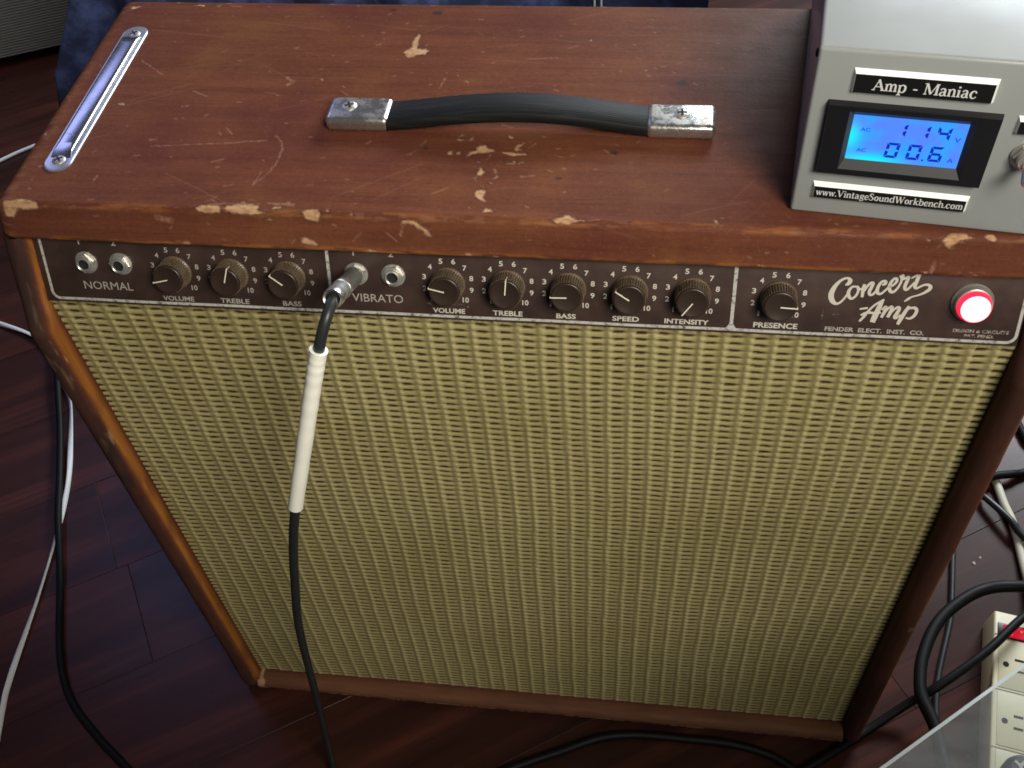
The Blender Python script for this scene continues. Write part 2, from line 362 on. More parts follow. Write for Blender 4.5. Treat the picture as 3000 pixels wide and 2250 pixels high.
# lattice value noise for wear edges (numpy)
_tab = rng.random((256, 256))
def vnoise(x, y):
    xi = np.floor(x).astype(int); yi = np.floor(y).astype(int); fx = x - xi; fy = y - yi
    fx = fx*fx*(3-2*fx); fy = fy*fy*(3-2*fy); g = lambda a, b: _tab[a & 255, b & 255]
    return (g(xi,yi)*(1-fx)+g(xi+1,yi)*fx)*(1-fy) + (g(xi,yi+1)*(1-fx)+g(xi+1,yi+1)*fx)*fy
def fbm(x, y, o=4):
    s = 0; a = 0.5
    for k in range(o): s = s + a * vnoise(x * 2**k + 17*k, y * 2**k + 5*k); a *= 0.5
    return s / (1 - 0.5**o)
def sstep(x, a, b):
    u = np.clip((x - a) / (b - a), 0, 1); return u*u*(3-2*u)
def poly_sdf(px, py, poly):
    d = np.full(px.shape, 1e9); inside = np.zeros(px.shape, bool); n = len(poly)
    for i in range(n):
        ax, ay = poly[i]; bx, by = poly[(i+1) % n]; ex, ey = bx-ax, by-ay
        u = np.clip(((px-ax)*ex + (py-ay)*ey) / (ex*ex+ey*ey+1e-12), 0, 1)
        d = np.minimum(d, np.hypot(px-ax-u*ex, py-ay-u*ey))
        c = (ay > py) != (by > py)
        inside ^= c & (px < (bx-ax) * (py-ay) / (by-ay+1e-12) + ax)
    return np.where(inside, -d, d)
def line_dist(px, py, pts):
    d = np.full(px.shape, 1e9)
    for (ax, ay), (bx, by) in zip(pts[:-1], pts[1:]):
        ex, ey = bx-ax, by-ay; u = np.clip(((px-ax)*ex + (py-ay)*ey) / (ex*ex+ey*ey+1e-12), 0, 1)
        d = np.minimum(d, np.hypot(px-ax-u*ex, py-ay-u*ey))
    return d
def grid_obj(name, co, shape, mat, parent, attr=None, attr_name='wear_light_map', smooth=True):
    """co: (nu*nv, 3) numpy grid; quads; optional (n,4) colour attribute"""
    nu, nv = shape; idx = np.arange(nu*nv).reshape(nu, nv)
    q = np.stack([idx[:-1,:-1], idx[1:,:-1], idx[1:,1:], idx[:-1,1:]], -1).reshape(-1, 4)
    me = bpy.data.meshes.new(name); me.vertices.add(nu*nv); me.vertices.foreach_set('co', co.astype(np.float32).ravel())
    me.loops.add(q.size); me.loops.foreach_set('vertex_index', q.astype(np.int32).ravel())
    me.polygons.add(len(q)); me.polygons.foreach_set('loop_start', np.arange(0, q.size, 4, dtype=np.int32))
    me.polygons.foreach_set('use_smooth', np.full(len(q), smooth)); me.materials.append(mat)
    if attr is not None:
        a = me.attributes.new(attr_name, 'FLOAT_COLOR', 'POINT'); a.data.foreach_set('color', attr.astype(np.float32).ravel())
    me.update(calc_edges=True); me.validate()
    o = bpy.data.objects.new(name, me); C.objects.link(o)
    if parent: o.parent = parent
    ORG[o.name] = ORG[parent.name] if parent else Vector((0,0,0)); return o

# lettering ---------------------------------------------------------
_tc = {}
def text_geo(s, weight=0.0):
    """outline of built-in lettering: verts (n,2), faces"""
    if (s, weight) in _tc: return _tc[(s, weight)]
    cu = bpy.data.curves.new('lettering', 'FONT'); cu.body = s; cu.offset = weight; cu.resolution_u = 3; cu.fill_mode = 'FRONT' if hasattr(cu, 'fill_mode') else 'FRONT'
    ob = bpy.data.objects.new('lettering', cu); C.objects.link(ob)
    dg = bpy.context.evaluated_depsgraph_get(); ev = ob.evaluated_get(dg); me = ev.to_mesh()
    v = np.array([(p.co.x, p.co.y) for p in me.vertices]); f = [tuple(p.vertices) for p in me.polygons]
    ev.to_mesh_clear(); bpy.data.objects.remove(ob); bpy.data.curves.remove(cu)
    _tc[(s, weight)] = (v, f); return v, f
def ribbon(pts, sub=6):
    """variable-width stroke -> verts2d, quads. pts: (x, y, width)"""
    P = catmull([(a, b, c) for a, b, c in pts], sub) if len(pts) > 2 else [Vector(p) for p in pts]
    vs = []; fs = []
    for i, p in enumerate(P):
        a = P[max(i-1, 0)]; b = P[min(i+1, len(P)-1)]; d = Vector((b.x-a.x, b.y-a.y)); d.normalize()
        n = Vector((-d.y, d.x)) * (p.z / 2); vs += [(p.x+n.x, p.y+n.y), (p.x-n.x, p.y-n.y)]
    for i in range(len(P) - 1): fs.append((2*i, 2*i+1, 2*i+3, 2*i+2))
    return vs, fs
T_, t_ = 0.17, 0.075
GL = {
 'A': (0.95, [[(.1,0,t_),(.47,1,t_)], [(.43,1,T_),(.82,0,T_)], [(.23,.34,t_),(.66,.34,t_)]], [(.1,0,.13),(.82,0,.16)]),
 'M': (1.16, [[(.13,0,t_),(.15,1,t_)], [(.17,1,T_),(.56,.06,T_)], [(.56,.06,t_),(.95,1,t_)], [(.98,1,T_),(.98,0,T_)]], [(.13,0,.13),(.98,0,.17),(.12,1,.12),(1.0,1,.13)]),
 'V': (0.92, [[(.14,1,T_),(.46,0,T_)], [(.46,0,t_),(.8,1,t_)]], [(.14,1,.16),(.8,1,.13)]),
 'W': (1.30, [[(.14,1,T_),(.40,0,T_)], [(.40,0,t_),(.64,.95,t_)], [(.64,1,T_),(.90,0,T_)], [(.90,0,t_),(1.16,1,t_)]], [(.14,1,.16),(1.16,1,.13),(.64,1,.12)]),
 'S': (0.70, [[(.56,.78,.08),(.48,.95,.09),(.32,1,.10),(.15,.90,.13),(.14,.73,.15),(.30,.57,.17),(.50,.42,.16),(.57,.22,.14),(.44,.04,.10),(.26,0,.09),(.10,.10,.09),(.08,.26,.08)]], []),
 'a': (0.64, [[(.10,.50,.10),(.20,.64,.09),(.36,.63,.12),(.44,.50,.16),(.44,.12,.16),(.58,.02,.08)], [(.44,.38,.08),(.22,.33,.10),(.10,.17,.15),(.17,.03,.12),(.30,.03,.09),(.44,.14,.08)]], []),
 'b': (0.68, [[(.14,1,.15),(.14,0,.15)], [(.14,.50,.08),(.34,.66,.09),(.53,.56,.15),(.57,.33,.17),(.51,.10,.15),(.33,0,.09),(.14,.14,.08)]], [(.10,1,.10)]),
 'c': (0.60, [[(.50,.48,.13),(.40,.64,.09),(.21,.60,.13),(.10,.40,.17),(.11,.20,.17),(.23,.02,.12),(.38,.02,.08),(.53,.16,.08)]], []),
 'd': (0.70, [[(.54,1,.15),(.54,0,.15)], [(.54,.50,.08),(.34,.66,.09),(.15,.56,.15),(.11,.33,.17),(.17,.10,.15),(.35,0,.09),(.54,.14,.08)]], [(.50,1,.10),(.58,0,.11)]),
 'e': (0.60, [[(.12,.36,.07),(.50,.36,.08),(.46,.56,.13),(.32,.66,.09),(.16,.55,.13),(.10,.33,.17),(.16,.10,.15),(.31,0,.10),(.52,.13,.08)]], []),
 'g': (0.64, [[(.30,.66,.09),(.13,.55,.13),(.13,.37,.13),(.30,.27,.09),(.46,.37,.13),(.46,.55,.13),(.30,.66,.09)], [(.22,.28,.07),(.12,.16,.09),(.45,.09,.13),(.55,-.06,.12),(.40,-.22,.09),(.16,-.22,.10),(.08,-.08,.10),(.22,.05,.07)], [(.44,.60,.08),(.60,.64,.10)]], []),
 'h': (0.70, [[(.14,1,.15),(.14,0,.15)], [(.14,.48,.08),(.33,.65,.10),(.50,.55,.15),(.53,0,.15)]], [(.10,1,.10),(.14,0,.14),(.53,0,.14)]),
 'i': (0.34, [[(.16,.64,.15),(.16,0,.15)], [(.16,.80,.16),(.16,.95,.16)]], [(.12,.64,.10),(.16,0,.14)]),
 'k': (0.68, [[(.14,1,.15),(.14,0,.15)], [(.14,.26,t_),(.50,.63,t_)], [(.28,.40,.15),(.54,0,.15)]], [(.10,1,.10),(.14,0,.13),(.54,0,.13),(.48,.64,.12)]),
 'm': (1.00, [[(.14,.64,.15),(.14,0,.15)], [(.14,.46,.08),(.30,.65,.09),(.46,.55,.15),(.48,0,.15)], [(.48,.46,.08),(.64,.65,.09),(.80,.55,.15),(.82,0,.15)]], [(.10,.64,.10),(.14,0,.14),(.48,0,.14),(.82,0,.14)]),
 'n': (0.68, [[(.14,.64,.15),(.14,0,.15)], [(.14,.46,.08),(.33,.65,.09),(.49,.55,.15),(.52,0,.15)]], [(.10,.64,.10),(.14,0,.14),(.52,0,.14)]),
 'o': (0.64, [[(.31,.66,.08),(.14,.52,.16),(.11,.33,.17),(.14,.14,.16),(.31,0,.08),(.48,.14,.16),(.51,.33,.17),(.48,.52,.16),(.31,.66,.08)]], []),
 'p': (0.70, [[(.14,.64,.15),(.14,-.28,.15)], [(.14,.50,.08),(.34,.66,.09),(.53,.56,.15),(.57,.33,.17),(.51,.10,.15),(.33,0,.09),(.14,.14,.08)]], [(.10,.64,.10),(.14,-.28,.16)]),
 'r': (0.52, [[(.14,.64,.15),(.14,0,.15)], [(.14,.44,.08),(.28,.62,.09),(.43,.60,.14)]], [(.10,.64,.10),(.14,0,.14)]),
 't': (0.44, [[(.18,.86,.13),(.18,.14,.15),(.27,.01,.11),(.40,.08,.08)], [(.04,.63,t_),(.37,.63,t_)]], []),
 'u': (0.70, [[(.14,.64,.15),(.14,.16,.15),(.28,.01,.10),(.50,.14,.08)], [(.52,.64,.15),(.52,0,.15)]], [(.10,.64,.10),(.48,.64,.10),(.56,0,.11)]),
 'w': (0.86, [[(.10,.64,.15),(.27,0,.15)], [(.27,0,t_),(.43,.62,t_)], [(.43,.64,.15),(.60,0,.15)], [(.60,0,t_),(.76,.64,t_)]], [(.10,.64,.13),(.76,.64,.11),(.43,.64,.09)]),
 '.': (0.26, [[(.12,-.01,.16),(.12,.15,.16)]], []), '-': (0.46, [[(.06,.33,.11),(.40,.33,.11)]], []), ' ': (0.42, [], []) }
def serif_text(s):
    """slab-serif stroke lettering: list of (verts2d, faces) pieces, each lifted a hair so none are coplanar"""
    x = 0; out = []
    for ch in s:
        wd, st, se = GL[ch]
        for k in st: v, f = ribbon([(a + x, b, c) for a, b, c in k], 4); out.append((v, f))
        for (sx, sy, hw) in se:
            yy = sy if sy <= 0.01 and sy > -0.1 else sy
            y0 = yy - 0.0 if yy < 0.5 else yy - 0.075
            out.append(([(x+sx-hw, y0), (x+sx+hw, y0), (x+sx+hw, y0+.075), (x+sx-hw, y0+.075)], [(0, 1, 2, 3)]))
        x += wd
    return out, x

# ================================================================== FLOOR
fa = math.radians(32.0); PITCH = 0.141
mb = MB().box((-1.95, -1.25, -0.03), (2.1, 2.75, -0.0105))
floor = bpy.data.objects.new('floor', mesh('floor', mb, M['subfloor'], False)); C.objects.link(floor)
floor.rotation_euler = (0, 0, fa); floor['kind'] = 'structure'; ORG[floor.name] = Vector((0, 0, 0))
PL = 1.22; hw = 0.1408 / 2; hl = PL / 2 - 0.0001; ch = 0.0005
pm = MB(); rings = [(hl, hw, -0.010), (hl, hw, -ch*0.7), (hl - ch, hw - ch, 0.0)]
vs = []
for (a, b, z) in rings: vs += [(-a, -b, z), (a, -b, z), (a, b, z), (-a, b, z)]
fs = [(8, 9, 10, 11)]
for r in (0, 4):
    for k in range(4): q = (k + 1) % 4; fs.append((r+k, r+q, r+4+q, r+4+k))
pm.add(vs, fs); plank_me = mesh('plank', pm, M['plank'], False)
for row in range(-8, 19):
    d0 = -0.028 + PITCH * (row + 0.5)                       # row centre, measured square to the boards
    joint = {2: -0.366, -1: 0.358}.get(row, -2.0 + (row * 0.437 + 0.31) % PL)
    k0 = math.floor((-1.9 - joint) / PL)
    for k in range(k0, k0 + 5):
        c = joint + (k + 0.5) * PL
        if c > 2.6 or c < -2.5: continue
        o = bpy.data.objects.new('plank', plank_me); C.objects.link(o); o.parent = floor
        o.location = (c, d0, random.uniform(-0.0004, 0.0))

# ================================================================== AMPLIFIER
W2 = 0.33; TB = 0.0178; XI = W2 - TB; H = 0.67515; D = 0.27431; ZU = 0.6500; Z0 = 0.0035
TH = 0.34852; PY, PZ = 0.01665, 0.60672
PM_ = Matrix(((1, 0, 0, 0), (0, math.sin(TH), -math.cos(TH), PY), (0, math.cos(TH), math.sin(TH), PZ), (0, 0, 0, 1)))
amp = thing('guitar_amplifier', 'large brown wooden guitar amplifier with tan woven grille and row of knobs', 'amplifier')
WEAR = json.loads('''{"chips":[[[-0.1917,0.0026],[-0.1873,0.0053],[-0.177,0.0053],[-0.1752,0.0033],[-0.1759,0.0006],[-0.1843,-0.0006],[-0.1888,0.0005]],[[-0.1736,0.0028],[-0.1719,0.0056],[-0.1636,0.0076],[-0.1569,0.0074],[-0.1507,0.0061],[-0.1518,0.0034],[-0.1463,0.0011],[-0.1548,0.0001],[-0.1636,-0.0003],[-0.1713,0.0013]],[[-0.1637,0.0092],[-0.1622,0.0103],[-0.1587,0.0084],[-0.1628,0.0073]],[[-0.1432,0.0044],[-0.1419,0.006],[-0.137,0.0068],[-0.1371,0.0047],[-0.142,0.0037]],[[-0.1227,0.0023],[-0.1204,0.0045],[-0.1132,0.0048],[-0.1113,0.0013],[-0.1129,-0.004],[-0.1167,-0.003],[-0.1213,-0.002]],[[-0.1084,0.0033],[-0.107,0.0057],[-0.1062,0.0026]],[[-0.0931,0.0014],[-0.0914,0.0042],[-0.0914,0.0009]],[[-0.125,-0.0142],[-0.1216,-0.0137],[-0.1155,-0.0172],[-0.115,-0.0191],[-0.1201,-0.0197],[-0.1251,-0.0183]],[[-0.0602,-0.0005],[-0.0532,0.0002],[-0.0497,-0.0019],[-0.0457,-0.0055],[-0.0418,-0.0105],[-0.0453,-0.0102],[-0.0486,-0.0063],[-0.0526,-0.0031],[-0.0603,-0.0023]],[[-0.0862,-0.0222],[-0.0817,-0.0204],[-0.0761,-0.0216],[-0.0791,-0.0229],[-0.0863,-0.023]],[[-0.1465,-0.003],[-0.1428,-0.0026],[-0.1422,-0.0036],[-0.1458,-0.0037]],[[-0.0238,0.0682],[-0.0227,0.071],[-0.0184,0.0724],[-0.0176,0.0701],[-0.0159,0.0686],[-0.0124,0.0683],[-0.0125,0.0656],[-0.0168,0.0643],[-0.0227,0.064],[-0.0264,0.0619],[-0.0295,0.0591],[-0.0293,0.0614],[-0.0268,0.065],[-0.0241,0.0667]],[[-0.0422,0.0643],[-0.0393,0.066],[-0.0383,0.0618],[-0.0413,0.0613]],[[-0.036,0.063],[-0.0337,0.0655],[-0.0335,0.0628],[-0.0353,0.0615]],[[-0.0071,0.0658],[-0.0031,0.0656],[0.0019,0.0655],[0.003,0.0647],[0.0084,0.0646],[0.0091,0.0631],[0.0042,0.0625],[0.0013,0.062],[-0.0032,0.0629],[-0.0063,0.0639]],[[0.0005,0.0689],[0.002,0.0729],[0.0061,0.0758],[0.0045,0.0726],[0.0029,0.0698],[0.0059,0.0689],[0.0056,0.0678],[0.0012,0.0671]],[[-0.0372,0.08],[-0.0354,0.0821],[-0.0338,0.0815],[-0.0361,0.0798]],[[-0.0386,0.0763],[-0.0368,0.0776],[-0.0323,0.0764],[-0.0354,0.0753]],[[-0.0301,0.0767],[-0.0279,0.0791],[-0.0274,0.0776],[-0.029,0.0759]],[[-0.0054,0.0805],[-0.0042,0.0825],[-0.0016,0.0818],[-0.0005,0.0795],[-0.0043,0.0795]],[[-0.0202,0.0432],[-0.0196,0.0492],[-0.0179,0.0512],[-0.0181,0.0485],[-0.0157,0.0456],[-0.0172,0.0422],[-0.019,0.0417]],[[-0.0224,0.0383],[-0.0203,0.0406],[-0.0191,0.0401],[-0.0206,0.0387]],[[-0.0195,0.0249],[-0.0185,0.0278],[-0.0158,0.029],[-0.0125,0.0281],[-0.0121,0.0253],[-0.0131,0.0216],[-0.0112,0.0185],[-0.0106,0.0161],[-0.0139,0.0187],[-0.0164,0.02],[-0.0187,0.0228]],[[-0.0115,0.0087],[-0.0109,0.0115],[-0.009,0.0112],[-0.0069,0.0113],[-0.0057,0.0076],[-0.009,0.0077],[-0.0108,0.0071]],[[-0.0037,0.0545],[0.0006,0.0554],[0.0018,0.054],[-0.0016,0.0534]],[[0.0046,0.0552],[0.0083,0.0565],[0.008,0.0554],[0.0051,0.0545]],[[0.0007,0.057],[0.0023,0.057],[0.0023,0.0549],[0.0012,0.0548]],[[-0.0089,0.0385],[-0.0079,0.0423],[-0.0064,0.0416],[-0.0084,0.0382]],[[-0.0113,0.0351],[-0.009,0.0354],[-0.0092,0.0337],[-0.0107,0.0339]],[[0.0296,0.003],[0.0366,0.0057],[0.04,0.0076],[0.0444,0.0047],[0.0511,0.0034],[0.0406,0.0002],[0.0334,0.0014]],[[-0.0917,0.1734],[-0.0913,0.176],[-0.0884,0.1784],[-0.0871,0.1813],[-0.0881,0.1868],[-0.0865,0.194],[-0.0846,0.1976],[-0.0833,0.197],[-0.0837,0.1917],[-0.0836,0.1881],[-0.0825,0.1858],[-0.0828,0.1809],[-0.0819,0.1789],[-0.0786,0.1781],[-0.0769,0.179],[-0.0739,0.1765],[-0.075,0.1739],[-0.075,0.1713],[-0.0783,0.1718],[-0.0815,0.1708],[-0.0834,0.1679],[-0.0875,0.1675],[-0.0904,0.1712]],[[0.2539,-0.0012],[0.2555,0.0008],[0.258,0.0038],[0.2665,0.0037],[0.2675,0.0022],[0.2715,0.0017],[0.2708,0.0007],[0.264,-0.0002],[0.2614,-0.0026],[0.2598,-0.0046],[0.2585,-0.0055],[0.2557,-0.0042]],[[0.2762,0.0015],[0.2786,0.0042],[0.2815,0.0037],[0.283,0.0008],[0.2815,-0.0003],[0.2776,0.0008]],[[0.2454,-0.0015],[0.2456,0.0002],[0.2472,-0.0005],[0.2467,-0.0016]],[[-0.3201,-0.0019],[-0.3198,0.004],[-0.3154,0.0034],[-0.3078,0.0053],[-0.2968,0.0029],[-0.2949,-0.0015],[-0.3052,-0.0029],[-0.3091,-0.002],[-0.3138,-0.0074],[-0.3201,-0.0076]],[[-0.3157,0.2273],[-0.3153,0.2295],[-0.3063,0.2305],[-0.3097,0.2279],[-0.3132,0.2256]],[[-0.266,0.2313],[-0.2629,0.2331],[-0.2571,0.2323],[-0.2583,0.2301]],[[-0.2489,0.2316],[-0.2442,0.2326],[-0.2453,0.2299]],[[-0.3219,0.0727],[-0.3204,0.0744],[-0.3179,0.0698],[-0.3199,0.0694]],[[-0.1444,0.1395],[-0.1422,0.1409],[-0.1422,0.138]],[[-0.2819,0.1074],[-0.2763,0.1083],[-0.2755,0.1048],[-0.2805,0.1053]],[[-0.1452,0.1398],[-0.1426,0.1411],[-0.1422,0.1382]],[[0.0392,0.1913],[0.0415,0.1931],[0.0413,0.1901]],[[0.1248,0.0068],[0.1271,0.0078],[0.1288,0.0035]]],"faint":[[0.00087,[[-0.282,0.1579],[-0.2756,0.1533],[-0.2604,0.1414]]],[0.00054,[[-0.232,0.1231],[-0.2195,0.1172]]],[0.00054,[[-0.159,0.076],[-0.1536,0.0697],[-0.151,0.0618],[-0.1513,0.0476],[-0.1539,0.0383],[-0.1606,0.0259]]],[0.00054,[[-0.241,0.062],[-0.2212,0.0636],[-0.1873,0.0675],[-0.1639,0.0709]]],[0.00239,[[-0.1689,0.1415],[-0.1631,0.1362],[-0.166,0.1325]]],[0.00152,[[-0.234,0.1052],[-0.2301,0.1054]]],[0.0013,[[-0.2443,0.0683],[-0.2401,0.0685]]],[0.00109,[[-0.2498,0.0508],[-0.2459,0.0516]]],[0.00076,[[-0.267,0.0261],[-0.2667,0.0307]]],[0.00087,[[-0.3092,0.0241],[-0.3096,0.0264]]],[0.00076,[[-0.1794,0.0242],[-0.1738,0.026]]],[0.00065,[[-0.1606,0.0259],[-0.1591,0.0388]]],[0.00071,[[-0.0028,0.168],[0.0077,0.1691],[0.018,0.1703]]],[0.00056,[[-0.0586,0.1321],[-0.0564,0.1438]]],[0.00085,[[-0.0419,0.1407],[-0.0403,0.1396]]],[0.00128,[[-0.1901,0.0046],[-0.1732,0.0076],[-0.1512,0.0079]]],[0.00177,[[-0.1336,0.0107],[-0.1321,0.0076]]],[0.00326,[[-0.2169,-0.0043],[-0.2081,-0.006]]],[0.00217,[[-0.1458,0.009],[-0.1298,0.0084]]],[0.00109,[[-0.3232,0.1163],[-0.3205,0.1128]]],[0.00098,[[-0.31,0.0373],[-0.3077,0.0382]]],[0.00054,[[-0.282,0.0293],[-0.2811,0.0301]]],[0.00163,[[0.2517,-0.0141],[0.2518,-0.0173],[0.2511,-0.022]]],[0.00096,[[-0.0599,-0.0016],[-0.0613,-0.0105]]],[0.00108,[[-0.0158,0.057],[-0.0136,0.0625]]],[0.00163,[[-0.0092,0.0482],[-0.0076,0.0438]]],[0.00087,[[0.0076,0.0419],[0.0156,0.0434]]],[0.00076,[[0.0097,0.0708],[0.0137,0.0749]]],[0.00119,[[-0.0604,0.0702],[-0.0583,0.0755]]],[0.00076,[[0.0174,0.0818],[0.0209,0.0816]]],[0.00087,[[0.0275,0.07],[0.0294,0.0705]]],[0.00065,[[0.0296,0.0628],[0.0326,0.0628]]],[0.00054,[[0.0371,0.0639],[0.0393,0.0642]]]],"stain_shade":[[0.0314,0.0414,0.002],[0.1048,0.1432,0.0051],[-0.057,0.0675,0.002],[0.0638,0.0678,0.0031],[-0.0756,0.2251,0.0042],[-0.1097,0.2285,0.0025],[-0.2308,0.2045,0.0007],[0.0462,0.0044,0.0011]]}''')
YF = 0.0305; SL = math.tan(math.radians(20)); CL = math.cos(math.radians(20))

# --- top board: swept profile with rounded ends, fine grid carrying the wear of the finish
def top_profile():
    """(t, y, z, inset weights) from back bottom round to front bottom. t = unfolded distance from the front top edge"""
    P = []; rb = 0.011; rf = 0.0050
    yb = D
    P.append((yb - 0.02, ZU, 0, -1)); P.append((yb, ZU, 0, -1))
    for z in np.linspace(ZU + 0.001, H - rb, 6): P.append((yb, z, 0, -1))
    for a in np.linspace(0, math.pi/2, 12)[1:]: P.append((yb - rb + rb*math.cos(a), H - rb + rb*math.sin(a), math.sin(a), -math.cos(a)))
    y0 = YF + rf * 1.0
    for y in np.linspace(yb - rb, y0, 262)[1:]: P.append((y, H, 1, 0))
    # front top rounding: from normal +z to slanted front normal (0,-cos20,sin20)
    a1 = math.radians(70)                                     # turn from vertical up to the slant
    cy, cz = y0, H - rf
    for a in np.linspace(0, a1, 16)[1:]: P.append((cy - rf*math.sin(a), cz + rf*math.cos(a), math.cos(a), math.sin(a)))
    ys, zs = P[-1][0], P[-1][1]
    rb2 = 0.004; zend = ZU + rb2
    for z in np.linspace(zs, zend, 28)[1:]: P.append((ys - (zs - z) * SL, z, 0.2, 1))
    ye, ze = P[-1][0], P[-1][1]
    for a in np.linspace(0, math.pi/2, 7)[1:]: P.append((ye + rb2*(1-math.cos(a)) - 0.0008*math.sin(a), ze - rb2*math.sin(a), 0, 1))
    P.append((PY + 0.045, ZU, 0, 0))
    return np.array(P)
pr = top_profile(); nv = len(pr)
r_end = 0.013; dx = np.concatenate([r_end*(1-np.cos(np.linspace(0, math.pi/2, 13))), np.linspace(r_end, 2*W2 - r_end, 760)[1:-1], 2*W2 - r_end*(1-np.cos(np.linspace(math.pi/2, 0, 13)))])
X = -W2 + dx; nu = len(X)
dd = np.minimum(dx, 2*W2 - dx); ins = np.where(dd < r_end, r_end - np.sqrt(np.maximum(0, r_end**2 - (r_end - dd)**2)), 0.0)
co = np.zeros((nu, nv, 3)); co[:, :, 0] = X[:, None]
zin = np.clip((pr[:, 1] - (H - r_end)) / r_end, 0, 1)          # round only the upper edge of the ends
co[:, :, 1] = pr[None, :, 0] + ins[:, None] * pr[None, :, 3] * 0.9
co[:, :, 2] = pr[None, :, 1] - ins[:, None] * zin[None, :] * pr[None, :, 2]
# unfolded coordinate
y, z = pr[:, 0], pr[:, 1]; tt = np.where(np.arange(nv) <= 18 + 262, y - YF, 0.0)
front = y < YF + 0.0085; tt = np.where(front & (np.arange(nv) > 250), np.where(y - YF > (z - H) * 1.6 + 0.004, y - YF, -(H - z) / CL), tt)
fi = np.where(front & (np.arange(nv) > 250))[0]
if len(fi): # smooth monotone unfolding through the rounding
    arc = np.concatenate([[0], np.cumsum(np.hypot(np.diff(y[fi]), np.diff(z[fi])))]); tt[fi] = 0.0080 - arc
U = np.repeat(X[:, None], nv, 1); V = np.repeat(tt[None, :], nu, 0)
wx = (fbm(U*420, V*420+9) - 0.5) * 0.0022; wy = (fbm(U*420+40, V*420+77) - 0.5) * 0.0016
PU, PV = U + wx, V + wy
wear = np.zeros_like(U); faint = np.zeros_like(U); stain_shade = np.zeros_like(U); worn_lit = np.zeros_like(U)
def region(cx, cy, r):
    i0, i1 = np.searchsorted(X, [cx - r, cx + r]); js = np.where((tt > cy - r) & (tt < cy + r))[0]
    return (slice(i0, i1), slice(js.min(), js.max() + 1)) if len(js) and i1 > i0 else None
for poly in WEAR['chips']:
    a = np.array(poly); c = a.mean(0); r = np.abs(a - c).max() + 0.004; s = region(c[0], c[1], r)
    if s is None: continue
    sd = poly_sdf(PU[s], PV[s], poly); wear[s] = np.maximum(wear[s], sstep(sd + 0.0003 + 0.0010*(fbm(U[s]*1500, V[s]*1500, 2) - 0.5), 0.0006, -0.0008) * (0.62 + 0.38*sstep(fbm(U[s]*380 + 3, V[s]*520), 0.34, 0.56))); stain_shade[s] = np.maximum(stain_shade[s], 0.35 * sstep(sd, 0.0022, 0.0004) * (sd > 0))
    faint[s] = np.maximum(faint[s], 0.5 * sstep(sd, 0.0016, 0.0) * sstep(fbm(U[s]*700, V[s]*700), 0.45, 0.6))
for wd, pts in WEAR['faint']:
    a = np.array(pts); c = a.mean(0); r = np.abs(a - c).max() + 0.008; s = region(c[0], c[1], r)
    if s is None: continue
    dl = line_dist(PU[s], PV[s], pts); br = 0.35 + 0.65 * sstep(fbm(U[s]*500, V[s]*500), 0.40, 0.58)
    faint[s] = np.maximum(faint[s], 0.85 * br * sstep(dl, max(0.0009, wd*0.8), max(0.0002, wd*0.3)))
for cx, cy, r in WEAR['stain_shade']:
    s = region(cx, cy, r*2.5)
    if s is None: continue
    stain_shade[s] = np.maximum(stain_shade[s], sstep(np.hypot(PU[s]-cx, (PV[s]-cy)*1.3), r*1.3, r*0.4))
for k in range(260):                                               # small knocks and scratches all over
    cx, cy = rng.uniform(-W2, W2), rng.uniform(-0.018, 0.235); L = rng.choice([0.0006, 0.001, 0.0016, 0.004], p=[.45, .3, .17, .08]); an = rng.uniform(-0.9, 0.9)
    s = region(cx, cy, L + 0.002)
    if s is None: continue
    p2 = [(cx - L*math.cos(an), cy - L*math.sin(an)), (cx + L*math.cos(an), cy + L*math.sin(an))]
    faint[s] = np.maximum(faint[s], rng.uniform(0.25, 0.9) * sstep(line_dist(U[s], V[s], p2), rng.uniform(0.0006, 0.0011), 0.0001))
# hairline scratches
for k in range(46):
    cx, cy = rng.uniform(-W2, W2*0.6), rng.uniform(0.0, 0.23); L = rng.uniform(0.008, 0.03); an = rng.normal(0.15, 0.5)
    s = region(cx, cy, L + 0.002)
    if s is None: continue
    p2 = [(cx - L*math.cos(an), cy - L*math.sin(an)), (cx, cy + rng.uniform(-.001, .001)), (cx + L*math.cos(an), cy + L*math.sin(an))]
    faint[s] = np.maximum(faint[s], rng.uniform(0.10, 0.30) * sstep(line_dist(U[s], V[s], p2), 0.0007, 0.0001))
# rubbed edges: back edge, front top edge, lower lip edge, left end
nb = fbm(U*60, V*260 + 3); nf = fbm(U*150 + 31, V*380)
back = sstep(V, D - YF - 0.010, D - YF - 0.004); wear = np.maximum(wear, back * sstep(nf, 0.66, 0.74))
lip = sstep(np.abs(V + 0.0225), 0.0035, 0.001); worn_lit = np.maximum(worn_lit, 0.55 * lip * sstep(nb, 0.45, 0.65)); wear = np.maximum(wear, lip * sstep(nf, 0.70, 0.78) * 0.8)
edge = sstep(np.abs(V - 0.0015), 0.004, 0.0008); faint = np.maximum(faint, 0.28 * edge * sstep(nf, 0.50, 0.66)); worn_lit = np.maximum(worn_lit, 0.35 * edge * sstep(nb, 0.5, 0.7))
lend = sstep(U, -W2 + 0.020, -W2 + 0.004); worn_lit = np.maximum(worn_lit, 0.20 * lend * sstep(fbm(U*90, V*40), 0.40, 0.6)); faint = np.maximum(faint, 0.5 * lend * sstep(nf, 0.58, 0.68))
co[:, :, 2] -= 0.00022 * wear * (pr[None, :, 2] > 0.5) + 0.00025 * (fbm(U*30, V*90) - 0.5) * (pr[None, :, 2] > 0.5)
co[:, :, 1] += 0.0009 * (fbm(U*26, V*5 + 8) - 0.5) * (pr[None, :, 3] > 0.3)
attr = np.stack([wear, faint, stain_shade, worn_lit], -1).reshape(-1, 4)
grid_obj('top_board', co.reshape(-1, 3), (nu, nv), M['wood_x'], amp, attr)

